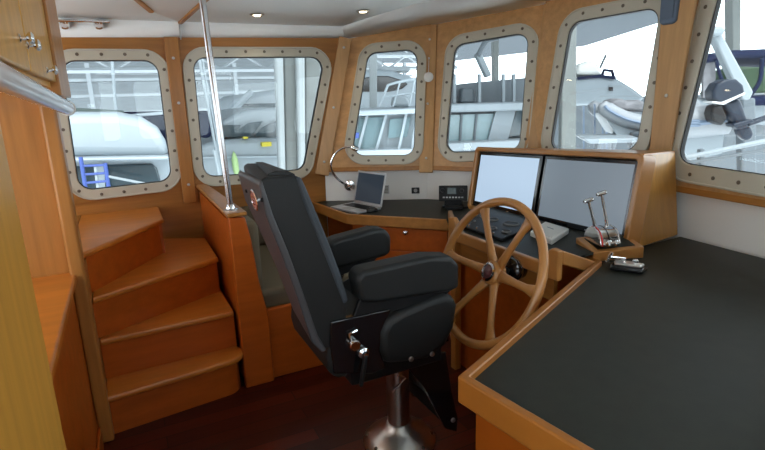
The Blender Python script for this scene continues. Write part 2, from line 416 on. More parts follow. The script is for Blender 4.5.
# floor and ceiling
fo = [V((-1.37, -.98, 0)), V((1.5, -.98, 0))]+[V((p.x+.02, p.y, 0)) for p in PB[5:0:-1]]+[V((1.42, 3.97, 0)), V((-1.37, 3.97, 0))]
struct(link('floor', prism(B(), fo, (0, 0, -.05)), 'floor', smooth=False), 'dark red-brown varnished plank floor', 'floor')
# cove band between wall tops and the headliner
lowr = [WEST_T]+PT; upr = []
ins = [(0, -.012), (-.03, -.02), (-.36, -.44), (-.50, -.22), (-.55, 0), (-.50, .15), (-.30, .25), (0, .03)]
bm = B(); rows = []
for i, p in enumerate(lowr):
    d = ins[i]; u = V((p.x+d[0], p.y+d[1], 0)); u.z = camber(u.y)+.002; upr.append(u)
    mid = p.lerp(u, .5)+V((0, 0, -.0)); q = p+V((0, 0, -.004))-V((d[0], d[1], 0))*.1
    if i >= 2 and i <= 6: mid = V((p.x+d[0]*.62, p.y+d[1]*.62, p.z+(u.z-p.z)*.42))
    rows.append([bm.verts.new(q), bm.verts.new(mid), bm.verts.new(u)])
for A, C in zip(rows, rows[1:]):
    for j in range(2): bm.faces.new((A[j], C[j], C[j+1], A[j+1]))
o = link('trim_%d' % k, bm, 'cove', ang=25); k += 1; struct(o)
sol = o.modifiers.new('sol', 'SOLIDIFY'); sol.thickness = .03; sol.offset = -1 if o.data.polygons[0].normal.y < 0 else 1
def xmax(y):
    P = upr
    for a, b in zip(P[1:], P[2:]):
        if min(a.y, b.y)-1e-6 <= y <= max(a.y, b.y)+1e-6 and abs(a.y-b.y) > 1e-6:
            return a.x+(b.x-a.x)*(y-a.y)/(b.y-a.y)
    return P[1].x
ys = sorted(set([round(-.87+i*(4.755)/36, 4) for i in range(37)]+[round(u.y, 4) for u in upr[1:]]))
bm = B(); rows = []
for y in ys:
    if y > upr[1].y+1e-4 or y < upr[-1].y-1e-4: continue
    xm = xmax(y); rows.append([bm.verts.new((-1.37+(xm+1.37)*j/14, y, camber(y))) for j in range(15)])
for A, C in zip(rows, rows[1:]):
    for j in range(14): bm.faces.new((A[j], A[j+1], C[j+1], C[j]))
o = struct(link('ceiling', bm, 'ceil', ang=60), 'white vinyl headliner, gently cambered', 'ceiling')
sol = o.modifiers.new('sol', 'SOLIDIFY'); sol.thickness = .06; sol.offset = -1 if o.data.polygons[0].normal.z < 0 else 1
def on_ceiling(x, y):
    z = 2.15
    for _ in range(30): p = atz(x, y, z); z = .5*z+.5*camber(p.y)
    return atz(x, y, z)
# wood-edged hatch coaming in the headliner
def coam(a, b, w=.030, h=.03):
    a, b = V(a), V(b); d = (b-a).normalized(); s = V((-d.y, d.x, 0)).normalized()*w/2
    return prism(B(), [a-s, b-s, b+s, a+s], (0, 0, -h))
ha, hc = V((.447, 3.85, camber(3.85)+.005)), on_ceiling(151, 8); h1, h2 = on_ceiling(200, 0), on_ceiling(142, 0)
def ext(a, b, L):
    d = (b-a); d.z = 0; d.normalize(); p = a+d*L; return V((p.x, p.y, camber(p.y)+.005))
hb, hd = ext(ha, h1, 1.0), ext(hc, h2, .8)
struct(link('trim_%d' % k, coam(ha, hb), 'wood_y', bevel=.006)); k += 1
struct(link('trim_%d' % k, coam(hc, hd), 'wood_y', bevel=.006)); k += 1
bm = prism(B(), [hc+V((0, 0, -.012)), ha+V((0, 0, -.012)), hb+V((0, 0, -.012)), hd+V((0, 0, -.012))], (0, 0, -.006))
struct(link('trim_%d' % k, bm, 'panel', smooth=False)); k += 1
struct(link('trim_%d' % k, box(B(), (.44, 3.872, 1.99), (.447, 3.893, 2.098)), 'grey')); k += 1

# ------------------------------------------------------------------ downlights
def downlight(x, y, label):
    z = camber(y)-.001; t = thing('downlight', label, 'ceiling light', (x, y, z), 'small round downlights in the white headliner')
    link('trim_ring', lathe(B(), [(.048, 0), (.048, -.003), (.040, -.010), (.030, -.008), (.028, -.004)], (x, y, z), n=24), 'steel', t)
    link('bulb', lathe(B(), [(.027, -.0045), (.020, -.011), (0, -.014)], (x, y, z), n=20), 'lamp', t)
    ld = bpy.data.lights.new('downlight_beam', 'SPOT'); ld.energy = 4; ld.color = (1, .80, .55); ld.spot_size = math.radians(120); ld.spot_blend = .8; ld.shadow_soft_size = .03
    lo = bpy.data.objects.new('downlight_beam', ld); COL.objects.link(lo); lo.location = (0, 0, -.03); lo.parent = t
    return t
q = on_ceiling(257, 14); downlight(q.x, q.y, 'round warm downlight in the headliner above the middle port window')
q = on_ceiling(363, 10.5); downlight(q.x, q.y, 'round warm downlight in the headliner nearer the bow windows')

# ------------------------------------------------------------------ bulkhead, upper cabinet, half wall on the aft side of the stairs
bm = B(); box(bm, (-1.3, 2.62, 0), (-.26, 2.66, camber(2.6)))
bh = struct(link('wall_stair', bm, 'wood_v'), 'varnished cherry bulkhead beside the stairs', 'wall')
pst = struct(link('trim_%d' % k, box(B(), (-.285, 2.56, 0), (-.226, 2.66, camber(2.6))), 'wood_v', bevel=.012, seg=3)); k += 1
struct(link('wall_stair_side', box(B(), (-.262, 2.675, 0), (-.238, 3.91, .845)), 'wood_x'))
struct(link('wall_stair_ledge', box(B(), (-1.3, 2.66, .847), (-.312, 3.91, .88)), 'wood_x'))
t = thing('half_wall', 'low cherry half wall with a flat cap running aft from the stair bulkhead', 'low wall', (-.36, 2.0, 0))
link('side_panel', box(B(), (-.44, 1.16, 0), (-.285, 2.615, .81)), 'wood_red', t)
link('cap', box(B(), (-.60, 1.16, .812), (-.262, 2.618, .85)), 'tread', t, bevel=.008)
link('kick_rail', box(B(), (-.284, 1.16, .0), (-.272, 2.55, .10)), 'wood_red', t, bevel=.003)
xe = aty(35, 290, 1.12).x
t = thing('tall_cabinet', 'pale wooden tall cabinet end, close by at the picture edge under the overhead locker', 'cabinet', (xe-.25, .9, 0))
link('body', box(B(), (xe-.55, .70, 0), (xe, 1.12, 1.575)), 'wood_lt', t, bevel=.01)
link('door', box(B(), (xe-.5, 1.1202, .08), (xe-.02, 1.134, 1.5)), 'wood_lt', t, bevel=.004)
# overhead locker with knobs, its pearl-white light tube along the lower edge
cx = -.175
t = thing('overhead_locker', 'blond wood overhead locker with chrome knobs on the aft side', 'cabinet', (cx-.2, 1.6, 1.62))
link('body', box(B(), (cx-.36, .55, 1.625), (cx-.004, 2.38, 2.14)), 'wood_lt', t)
def ldoor(y0, y1):
    d = link('door', box(B(), (cx-.004, y0, 1.64), (cx+.014, y1, 2.11)), 'wood_lt', t, bevel=.004)
    return d
def knob(p, ax, parent, s=1.0, name='knob'):
    return link(name, lathe(B(), [(.012*s, 0), (.012*s, .004*s), (.006*s, .008*s), (.006*s, .018*s), (.016*s, .026*s), (.017*s, .032*s), (.010*s, .037*s), (0, .038*s)], p, ax, 18), 'chrome', parent)
d1 = ldoor(.60, 1.43); d2 = ldoor(1.445, 1.985)
link('corner_post', box(B(), (cx-.02, 1.995, 1.60), (cx+.022, 2.40, camber(2.4)-.005)), 'wood_v', t, bevel=.004)
def kn(px, py, d): 
    p = atx(px, py, cx+.014); knob(p, (1, 0, 0), d, .75)
for (a, b, d) in ((18, 38, d1), (26, 45, d2), (46, 70, d2)): kn(a, b, d)
t = thing('tube_light', 'pearl white tubular light fixed below the overhead locker', 'light', (cx-.03, 1.6, 1.59))
link('tube', tube(B(), [(cx-.012, .62, 1.640), (cx+.004, 2.36, 1.562)], .026, 20), 'tube', t)
for yy, zz in ((.60, 1.641), (2.36, 1.562)): link('end_cap', lathe(B(), [(.029, -.012), (.029, .010), (.022, .018), (0, .02)], (cx-.012 if yy < 1 else cx+.004, yy, zz), (0, 1 if yy > 1 else -1, -.036 if yy > 1 else .036), 20), 'white', t)
# chrome grab rail overhead and its bracket
pa, pb, pc = aty(40, 20.3, 3.83), aty(109.5, 21.5, 3.83), aty(98, 21.3, 3.83)
t = thing('grab_rail', 'thin chrome grab rail high above the first port window', 'handrail', pc)
link('rail', tube(B(), [pa, pb], .0085, 12), 'chrome', t)
for q in (pc, pa+V((.12, 0, 0))):
    link('bracket', tube(B(), [q, V((q.x, 3.90, q.z-.012))], .008, 8), 'chrome', t)
    link('bracket_cup', lathe(B(), [(.010, -.006), (.022, -.008), (.030, .006), (.026, .030), (.0, .032)], V((q.x, 3.862, q.z-.014)), (0, 1, 0), 16), 'chrome', t)

# ------------------------------------------------------------------ stairs
t = thing('staircase', 'varnished cherry winder staircase of four steps climbing to port', 'stairs', (.1, 2.9, 0))
SX0 = -.234
ZT = [.22, .44, .66, .88]
NOSE = [[(SX0, 2.585), (.445, 2.68)], [(SX0, 2.755), (.432, 2.795)], [(SX0, 2.775), (.425, 3.15)], [(-.31, 2.72), (.15, 3.43)]]
NOSE[1] = [(SX0, atz(102, 340, .44).y), (.428, 2.80)]
def tread(i, poly, rnd=None):
    z = ZT[i]
    link('tread', prism(B(), [(x, y, z) for x, y in poly], (0, 0, -.032)), 'tread', t, bevel=.010, seg=3)
r = [( .445-.07+.07*math.sin(a), 2.67+.0 + .085-.085*math.cos(a)) for a in [i*math.pi/2/6 for i in range(7)]]
tread(0, [(SX0, 2.585)]+[(.33, 2.655)]+[(.34+.11*math.sin(a), 2.766-.11*math.cos(a)) for a in [i*math.pi/2/7 for i in range(1, 8)]]+[(.424, 2.84), (.40, 3.0), (SX0, 3.0)])
tread(1, [NOSE[1][0], NOSE[1][1], (.428, 3.3), (SX0, 3.0)])
tread(2, [NOSE[2][0], NOSE[2][1], (.428, 3.7), (.1, 3.9), (SX0, 3.2)])
tread(3, [NOSE[3][0], (.165, 3.45), (.165, 3.91), (-.31, 3.91)])
def riser(i, a, b, z0, z1, extra=None):
    a, b = V((*a, 0)), V((*b, 0)); d = (b-a).normalized(); n = V((-d.y, d.x, 0)); a2, b2 = a+n*.02, b+n*.02
    pts = [a2, b2] if not extra else [a2]+[V((*e, 0)) for e in extra]
    inn = [p+n*.018 for p in pts]
    poly = pts+inn[::-1]
    link('riser', prism(B(), [(p.x, p.y, z0) for p in poly], (0, 0, z1-z0)), 'wood_red', t)
riser(0, (SX0, 2.60), (.43, 2.69), 0, .188, [(.31, 2.69)]+[(.32+.10*math.sin(a), 2.79-.10*math.cos(a)) for a in [i*math.pi/2/6 for i in range(1, 6)]])
for i in (1, 2): riser(i, NOSE[i][0], NOSE[i][1], ZT[i-1], ZT[i]-.032)
riser(3, NOSE[3][0], (.150, 3.43), .66, .848)
link('side_riser', box(B(), (.128, 3.45, .66), (.150, 3.9, .848)), 'wood_red', t)
# guard wall between the stairs and the settee
t = thing('guard_wall', 'cherry guard wall at the inner side of the stairs, carrying the chrome pole', 'low wall', (.49, 3.2, 0))
link('panel', box(B(), (.447, 2.78, 0), (.492, 3.91, .955)), 'wood_red', t)
link('end_post', prism(B(), [(.438, 2.715, 0), (.60, 2.715, 0), (.60, 2.715, .40), (.565, 2.715, .62), (.545, 2.715, .85), (.525, 2.715, .975), (.438, 2.715, .985)], (0, .07, 0)), 'wood_red', t, bevel=.008)
link('cap', prism(B(), [(.430, 2.705, .985), (.535, 2.705, .985), (.505, 3.91, .985), (.430, 3.91, .985)], (0, 0, .022)), 'wood_v', t, bevel=.006)
pb = aty(230.5, 207, 2.80); ptop = aty(202.3, 0, 2.80)
t = thing('grab_pole', 'polished stainless pole rising from the guard wall to the ceiling', 'pole', (pb.x, 2.8, 1.0))
dv = (ptop-V((pb.x, 2.8, 1.01))).normalized(); b_ = V((pb.x, 2.8, 1.006)); tp = b_+dv*((camber(2.8)+.005-1.006)/dv.z)
link('pole', tube(B(), [b_, tp], .0165, 20), 'polesteel', t)
link('flange', lathe(B(), [(.036, 0), (.036, .006), (.024, .012), (.020, .03), (.017, .034)], b_, dv, 24), 'chrome', t)
for a in range(4): link('screw', lathe(B(), [(.004, 0), (.003, .003), (0, .004)], b_+V((math.cos(a*1.57+.7), math.sin(a*1.57+.7), 0))*.029+V((0, 0, .007)), n=8), 'bolt', t)
# settee beyond
t = thing('settee', 'built-in cherry settee with olive beige cushions behind the helm chair', 'settee', (.9, 3.2, 0))
link('base', box(B(), (.495, 2.79, 0), (1.26, 3.89, .40)), 'wood_red', t)
link('front_panel', box(B(), (.602, 2.752, 0), (1.24, 2.788, .425)), 'wood_red', t, bevel=.005)
link('seat_cushion', box(B(), (.53, 2.80, .402), (1.24, 3.88, .52)), 'beige', t, bevel=.03, seg=4)
link('back_cushion', box(B(), (.50, 2.80, .521), (.61, 3.70, .93)), 'beige', t, bevel=.035, seg=4)
link('back_cushion', box(B(), (.62, 3.76, .521), (1.22, 3.88, .82)), 'beige', t, bevel=.035, seg=4)

# ------------------------------------------------------------------ chart desk (laptop desk)
CZ = .78
E0, E1, E2 = V((1.29, 3.88, CZ)), V((1.343, 3.28, CZ)), V((1.69, 2.60, CZ))
E2 = atz(449, 220.5, CZ)
def desk_poly(z): return [V((p.x, p.y, z)) for p in (E0, E1, E2, V((2.10, 2.70, 0)), V((2.42, 3.02, 0)), V((2.09, 3.47, 0)), V((1.45, 3.86, 0)), V((1.40, 3.89, 0)))]
t = thing('chart_desk', 'corner chart desk with dark top, cherry edge and two drawers under the bow windows', 'desk', (1.7, 3.2, 0))
link('desktop', prism(B(), desk_poly(CZ-.002), (0, 0, -.03)), 'counter', t)
def edging(pts, w, z0, z1, closed=False):
    """raised fiddle along a polyline, width w to the right-hand side of travel"""
    bm = B(); P = [V((p[0], p[1], 0)) for p in pts]; offs = []
    for i, p in enumerate(P):
        ds = []
        if i > 0: ds.append((P[i]-P[i-1]).normalized())
        if i < len(P)-1: ds.append((P[i+1]-P[i]).normalized())
        ns = [V((d.y, -d.x, 0)) for d in ds]; n = sum(ns, V((0, 0, 0))).normalized(); offs.append(p+n*w/max(.3, n.dot(ns[0])))
    loop = P+offs[::-1]
    prism(bm, [V((q.x, q.y, z1)) for q in loop], (0, 0, z0-z1)); return bm
link('edge_trim', edging([E2, E1, E0], -.024, CZ-.062, CZ+.010), 'wood_y', t, bevel=.005)
eN = V((E2.y-E1.y, -(E2.x-E1.x), 0)).normalized()
eN = -eN if eN.dot(V((1, 1, 0))) < 0 else eN
A0, A1 = E1+eN*.05, E2+eN*.05
def onface(s, z, h=0): 
    p = A0.lerp(A1, s); return V((p.x, p.y, z))-eN*h
link('front', prism(B(), [onface(0, 0), onface(1.0, 0), onface(1.0, CZ-.035), onface(0, CZ-.035)], eN*.03), 'wood_red', t)
link('side', prism(B(), [A0+V((0, 0, -CZ)), A0+V((0, 0, -.035)), V((2.06, 3.45, CZ-.035)), V((2.06, 3.45, 0))], V((.02, .02, 0))), 'wood_red', t)
link('knee_panel', prism(B(), [(1.40, 3.865, 0), (2.07, 3.47, 0), (2.07, 3.47, CZ-.035), (1.40, 3.865, CZ-.035)], (-.012, -.02, 0)), 'wood_red', t)
def drawer(z0, z1, kp):
    d = link('drawer', prism(B(), [onface(.10, z0), onface(.97, z0), onface(.97, z1), onface(.10, z1)], -eN*.016), 'wood_red', t, bevel=.004)
    p = at(*kp, eN, eN.dot(A0)-.016); knob(p, -eN, d, .9)
drawer(.545, .70, (406, 232)); drawer(.375, .535, (407, 260))
link('door', prism(B(), [onface(.10, .06), onface(.97, .06), onface(.97, .365), onface(.10, .365)], -eN*.016), 'wood_red', t, bevel=.004)

# laptop
lc = atz(361, 205.5, CZ)
t = thing('laptop', 'open silver laptop with a dim screen on the chart desk', 'laptop', lc)
fl, fr_ = atz(331, 205, CZ+.01), atz(359, 212.5, CZ+.01); br_, bl_ = atz(380, 207.5, CZ+.012), atz(353.5, 202.3, CZ+.012)
hx = (br_-bl_); hx.z = 0; hx = hx.normalized(); hy = V((-hx.y, hx.x, 0))
if hy.dot(fl-bl_) < 0: hy = -hy
w_, d_ = .325, .22
c0 = V((bl_.x, bl_.y, CZ+.001))
base = [c0, c0+hx*w_, c0+hx*w_+hy*d_, c0+hy*d_]
link('base', prism(B(), base, (0, 0, .014)), 'alu', t, bevel=.003)
kb = [c0+hx*.03+hy*.03, c0+hx*(w_-.03)+hy*.03, c0+hx*(w_-.03)+hy*.125, c0+hx*.03+hy*.125]
link('keyboard', prism(B(), [p+V((0, 0, .0142)) for p in kb], (0, 0, .002)), 'black', t)
tpd = [c0+hx*.11+hy*.14, c0+hx*.215+hy*.14, c0+hx*.215+hy*.205, c0+hx*.11+hy*.205]
link('touchpad', prism(B(), [p+V((0, 0, .0142)) for p in tpd], (0, 0, .0008)), 'grey', t)
ld = (upv*math.cos(math.radians(14))-hy*math.sin(math.radians(14))).normalized(); ln = ld.cross(hx).normalized()
if ln.dot(hy) < 0: ln = -ln
lb = c0+V((0, 0, .014)); Hh = .245
link('lid', prism(B(), [lb, lb+hx*w_, lb+hx*w_+ld*Hh, lb+ld*Hh], -ln*.008), 'alu', t, bevel=.002)
link('screen', prism(B(), [lb+hx*.014+ld*.018+ln*.0003, lb+hx*(w_-.014)+ld*.018+ln*.0003, lb+hx*(w_-.014)+ld*(Hh-.014)+ln*.0003, lb+hx*.014+ld*(Hh-.014)+ln*.0003], ln*.001), 'lap', t)
# mouse beside laptop
mp = atz(372, 211.5, CZ)
bm = B(); lathe(bm, [(.0, .03), (.018, .028), (.030, .018), (.034, .006), (.032, .0)], (0, 0, 0), n=20)
for v in bm.verts: v.co = V((v.co.x*1.45, v.co.y*.9, v.co.z))
for v in bm.verts: v.co += V((mp.x, mp.y, CZ-.001))
tag(link('computer_mouse', bm, 'gloss'), 'small black mouse on the desk in front of the laptop', 'mouse')

# gooseneck chart light
P0 = aty(349, 186, 3.84)
nb = V((facets[0].n.x, facets[0].n.y, 0)).normalized()
P0 = at(349.5, 185.5, facets[0].n, facets[0].n.dot(facets[0].o)+.02)
gp = [P0]+[at(x, y, facets[0].n, facets[0].n.dot(facets[0].o)+h) for x, y, h in ((343, 183, .05), (335, 176, .08), (331, 165, .10), (335, 154, .12), (343, 148, .13), (352, 147, .14))]
t = thing('chart_light', 'chrome gooseneck chart light on the panel behind the laptop', 'lamp', P0)
link('mount', lathe(B(), [(.046, -.012), (.046, -.004), (.040, .006), (.018, .010), (.014, .02), (0, .022)], P0, nb, 24), 'chrome', t)
link('gooseneck', tube(B(), spline(gp, 8), .0085, 10), 'chrome', t)
hd = gp[-1]; dirn = (at(361, 152, facets[0].n, facets[0].n.dot(facets[0].o)+.14)-hd).normalized()
link('lamp_head', lathe(B(), [(.010, -.012), (.016, -.004), (.020, .012), (.022, .045), (.019, .052), (0, .05)], hd, dirn, 20), 'chrome', t)
link('switch', lathe(B(), [(.006, 0), (.006, .01), (0, .012)], P0+nb*.005+V((0, 0, -.024)), nb, 10), 'black', t)
# socket, vent plate and panel details on the white panel
def on_panel(i, px, py, h=0): # facet i lower panel (plane through bottom edge leaning)
    f = facets[i]; n2 = V((f.n.x, f.n.y, 0)).normalized(); a = f.b0-n2*.03; b = f.b1-n2*.03; a2 = a+V((0, 0, -.3))+n2*.05
    nn = (b-a).cross(a2-a).normalized()
    if nn.dot(n2) < 0: nn = -nn
    return at(px, py, nn, nn.dot(a)+h), nn, (b-a).normalized(), nn.cross((b-a).normalized()).normalized()
p, nn, ex, ey = on_panel(0, 415.5, 190.5)
if ey.z < 0: ey = -ey
def plate(p, ex, ey, nn, w, h, th, m, parent, name, bev=.003):
    return link(name, prism(B(), [p-ex*w-ey*h, p+ex*w-ey*h, p+ex*w+ey*h, p-ex*w+ey*h], nn*th), m, parent, bevel=bev)
t = thing('power_socket', 'small black socket on the white panel above the chart desk', 'socket', p)
plate(p, ex, ey, nn, .032, .024, .007, 'black', t, 'plate'); link('outlet', lathe(B(), [(.015, .007), (.015, .012), (.009, .012), (.008, .009), (0, .009)], p, nn, 18), 'grey', t)
p, nn, ex, ey = on_panel(0, 384.5, 189.5)
if ey.z < 0: ey = -ey
t = thing('vent_plate', 'grey slotted vent plate on the white panel beside the laptop lid', 'vent', p)
plate(p, ex, ey, nn, .037, .034, .005, 'grey', t, 'plate')
for j in range(5): plate(p+ey*(-.022+.011*j), ex, ey, nn, .03, .003, .008, 'bolt', t, 'slat', 0)
# shell hanging on the post between window 3 and window 4
n34 = (facets[0].n+facets[1].n).normalized()
p = at(428.5, 77, n34, n34.dot(PB[1])+.05)
pt_ = at(429, 58, n34, n34.dot(PB[1])+.035)
t = thing('hanging_shell', 'round white shell hanging by a cord on the post between bow windows', 'ornament', p)
bm = B(); lathe(bm, [(0, .006), (.018, .006), (.030, .003), (.038, -.002), (.034, -.006), (0, -.002)], p, n34, 24)
link('shell', bm, 'white', t); link('cord', tube(B(), [p+V((0, 0, .03)), pt_], .0022, 6), 'white', t)
link('hook', lathe(B(), [(.006, -.012), (.006, .004), (0, .006)], pt_, n34, 10), 'steel', t)

# ------------------------------------------------------------------ VHF radio
rc = atz(453, 208, CZ+.0)
rx = V((.80, -.60, 0)).normalized(); ry = V((-rx.y, rx.x, 0))
if ry.dot(-rc) < 0: ry = -ry       # towards the room
rc = rc-ry*.03
t = thing('radio_set', 'black marine radio with buttons and small display at the end of the chart desk', 'radio', (rc.x, rc.y, CZ))
fw_, fh_ = .098, .052; tl_ = (upv*.97-ry*.2).normalized(); nf = rx.cross(tl_).normalized()
if nf.dot(ry) < 0: nf = -nf
bc = V((rc.x, rc.y, CZ+.102))
link('bracket', prism(B(), [V((rc.x, rc.y, CZ))+rx*a*.075+ry*b for a, b in ((-1, -.05), (1, -.05), (1, .04), (-1, .04))], (0, 0, .018)), 'black', t, bevel=.003)
link('bracket_arm', prism(B(), [V((rc.x, rc.y, CZ+.018))-ry*.03-rx*.06, V((rc.x, rc.y, CZ+.018))+ry*.02-rx*.06, V((rc.x, rc.y, CZ+.018))+ry*.02+rx*.06, V((rc.x, rc.y, CZ+.018))-ry*.03+rx*.06], (0, 0, .04)), 'black', t)
link('body', prism(B(), [bc+rx*a*fw_+tl_*b*fh_ for a, b in ((-1, -1), (1, -1), (1, 1), (-1, 1))], -nf*.11), 'black', t, bevel=.008)
link('faceplate', prism(B(), [bc+rx*a*(fw_+.004)+tl_*b*(fh_+.003) for a, b in ((-1, -1), (1, -1), (1, 1), (-1, 1))], nf*.014), 'black', t, bevel=.006)
fc = bc+nf*.014
link('display', prism(B(), [fc+rx*(-.01+a*.032)+tl_*(.016+b*.022) for a, b in ((-1, -1), (1, -1), (1, 1), (-1, 1))], nf*.002), 'lcd', t)
for a, b in ((.062, .018), (-.075, .02)): link('dial', lathe(B(), [(.015, 0), (.013, .012), (0, .013)], fc+rx*a+tl_*b, nf, 16), 'black', t)
for j in range(7): link('button', prism(B(), [fc+rx*(-.066+.022*j+a*.007)+tl_*(-.030+b*.005) for a, b in ((-1, -1), (1, -1), (1, 1), (-1, 1))], nf*.003), 'grey', t)
mc = V((rc.x, rc.y, CZ))+ry*.085+rx*.01
t = thing('radio_handset', 'black handset lying in front of the marine radio', 'handset', mc)
link('grip', prism(B(), [mc+rx*a*.06+ry*b*.022 for a, b in ((-1, -.7), (-.3, -1), (1, -.8), (1, .8), (-.3, 1), (-1, .7))], (0, 0, .026)), 'black', t, bevel=.006)
link('coil_cord', tube(B(), [mc+rx*(.06+.06*s)+ry*(-.04*s)+V((0, 0, .012))+V((0, .006*math.cos(s*60), .006*math.sin(s*60))) for s in [i/60 for i in range(61)]], .0025, 6), 'black', t)

# ------------------------------------------------------------------ helm console with displays
DZ = .828
t = thing('helm_console', 'cherry helm console with a hooded housing, gauges and dark dash', 'console', (1.9, 2.1, 0))
CPL = [(1.60, 1.72), (1.60, 2.34), (1.74, 2.62), (2.10, 2.66), (2.10, 1.72)]
link('body', prism(B(), [(x+.03, y, 0) for x, y in CPL], (0, 0, DZ-.02)), 'wood_red', t)
link('dash_top', prism(B(), [(x, y, DZ-.015) for x, y in ((1.575, 1.63), (1.575, 2.36), (1.74, 2.66), (2.22, 2.78), (2.22, 1.68))], (0, 0, .012)), 'counter', t)
# front lip with a long cut-out
def lipx(z): return 1.575
lp = [(1.535, .915), (1.575, .92), (1.597, .905), (1.602, .865), (1.625, .842), (2.23, .842), (2.27, .855), (2.285, .895), (2.31, .915), (2.36, .905), (2.36, .782), (1.535, .782)]
link('front_lip', prism(B(), [(1.555, y, z) for y, z in lp], (.028, 0, 0)), 'wheel', t, bevel=.007, seg=3)
sl = [(1.583, 2.335), (1.75, 2.64)]
link('side_lip', prism(B(), [(1.56, 2.345, .79), (1.75, 2.655, .79), (1.75, 2.655, .87), (1.56, 2.345, .905)], (.024, -.012, 0)), 'wheel', t, bevel=.006)
link('apron', box(B(), (1.60, 1.60, .66), (1.625, 2.33, .772)), 'wood_y', t, bevel=.004)
link('corner_upright', box(B(), (1.56, 2.30, 0), (1.60, 2.345, .772)), 'wood_v', t, bevel=.004)
link('side_door', prism(B(), [(1.610, 2.36, .08), (1.745, 2.62, .08), (1.745, 2.62, .74), (1.610, 2.36, .74)], (-.014, .008, 0)), 'wood_red', t, bevel=.004)
k1_ = atz(593, 261, CZ+.02); qa, qb = V((1.575, 1.545, .915)), V((k1_.x, k1_.y, .80)); dq = (qb-qa).normalized(); sq = dq.cross(upv).normalized()*.014
link('sloped_rail', prism(B(), [qa-sq, qa+sq, qa+sq-upv*.06, qa-sq-upv*.06], qb-qa), 'wheel', t, bevel=.005)
# housing
HX = 2.12
yl, yr = 2.98, 1.66
zbl, zbr, ztl, ztr = .80, .83, 1.212, 1.262
HY0 = [V((HX, yl, zbl-.02)), V((HX, yr, zbr-.03)), V((HX+.075, yr, ztr)), V((HX+.075, yl, ztl))]
f_h = Facet(HY0[0], HY0[1], HY0[3], HY0[2])
hq = [V(f_h.to2(p)) for p in HY0]
og = rounded(offset(hq, .0), .035, 6); ig = rounded(offset(hq, -.030), .02, 6)
hs = link('housing_front', ring(B(), [f_h.to3(p) for p in og], [f_h.to3(p) for p in ig], -f_h.n*.10), 'wheel', t, bevel=.008, seg=3)
# side, top
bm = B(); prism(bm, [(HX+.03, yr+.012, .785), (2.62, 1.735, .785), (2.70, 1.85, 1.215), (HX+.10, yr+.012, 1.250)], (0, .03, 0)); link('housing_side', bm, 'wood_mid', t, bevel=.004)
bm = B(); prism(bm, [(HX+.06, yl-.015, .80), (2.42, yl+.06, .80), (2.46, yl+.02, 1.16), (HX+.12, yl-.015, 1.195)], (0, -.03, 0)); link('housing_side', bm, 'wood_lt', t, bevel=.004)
bm = prism(B(), [(HX+.09, yr+.01, ztr-.004), (2.70, 1.85, 1.225), (2.68, 2.2, 1.19), (2.50, yl+.02, 1.16), (HX+.09, yl-.01, ztl-.004)], (0, 0, -.025)); link('housing_top', bm, 'wood_x', t, bevel=.004)
link('backing', prism(B(), [f_h.to3(p, -.085) for p in ig], -f_h.n*.01), 'black', t)
# displays
def display(s0, s1, label, sub):
    c = [V(p) for p in offset(hq, -.034)]
    L_b, R_b, R_t, L_t = c[0], c[1], c[2], c[3]
    q = [L_b.lerp(R_b, s0), L_b.lerp(R_b, s1), L_t.lerp(R_t, s1), L_t.lerp(R_t, s0)]
    cc = f_h.to3(sum(q, V((0, 0)))/4)
    m = thing('display_screen', label, 'monitor', cc)
    link('bezel', prism(B(), [f_h.to3(p, -.05) for p in q], f_h.n*.028), 'gloss', m, bevel=.004)
    s = offset(q, -.020); s = [V(s[0])+V((0, .012)), V(s[1])+V((0, .012)), s[2], s[3]]
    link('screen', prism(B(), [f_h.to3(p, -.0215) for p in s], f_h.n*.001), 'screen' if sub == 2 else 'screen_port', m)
    pb_ = V(q[0]).lerp(V(q[1]), .62)+V((0, .012))
    link('power_button', prism(B(), [f_h.to3(pb_+V((a*.012, b*.003)), -.022) for a, b in ((-1, -1), (1, -1), (1, 1), (-1, 1))], f_h.n*.002), 'chrome', m)
display(0.0, .482, 'pale helm display with reflection painted as glow, port one of the pair, nearer the radio', 1)
display(.50, 1.0, 'pale helm display with reflection painted as glow behind the throttle levers', 2)
# gauge cluster
t2 = thing('gauge_panel', 'black instrument panel of round gauges and switches behind the wheel', 'instrument panel', (1.85, 2.3, DZ))
Gd = DZ-.002
gq = [atz(455, 214, DZ+.03), atz(478, 203, DZ+.05), atz(531, 213, DZ+.05), atz(516, 237, DZ+.01)]
gq = [V((1.66, 2.44, Gd)), V((1.94, 2.66, Gd)), V((2.06, 2.17, Gd)), V((1.66, 2.03, Gd))]
link('panel', prism(B(), gq, (0, 0, .016)), 'black', t2, bevel=.004)
def gp_(u, v): return gq[0].lerp(gq[3], u).lerp(gq[1].lerp(gq[2], u), v)+V((0, 0, .016))
gm = mat('dull_gauge_ring', (.16, .16, .16), .5)
for u, v, r in ((.18, .30, .036), (.42, .68, .040), (.74, .66, .046), (.20, .74, .028), (.62, .25, .034), (.88, .28, .026)):
    g = link('gauge', lathe(B(), [(r, 0), (r, .006), (r*.86, .009), (r*.84, .004), (0, .004)], gp_(u, v), n=24), gm, t2)
    link('dial_face', lathe(B(), [(r*.8, .0045), (0, .005)], gp_(u, v), n=20), 'black', g)
for j in range(5): link('switch', lathe(B(), [(.007, 0), (.006, .012), (0, .014)], gp_(.12+.17*j, .06), n=10), 'chrome', t2)
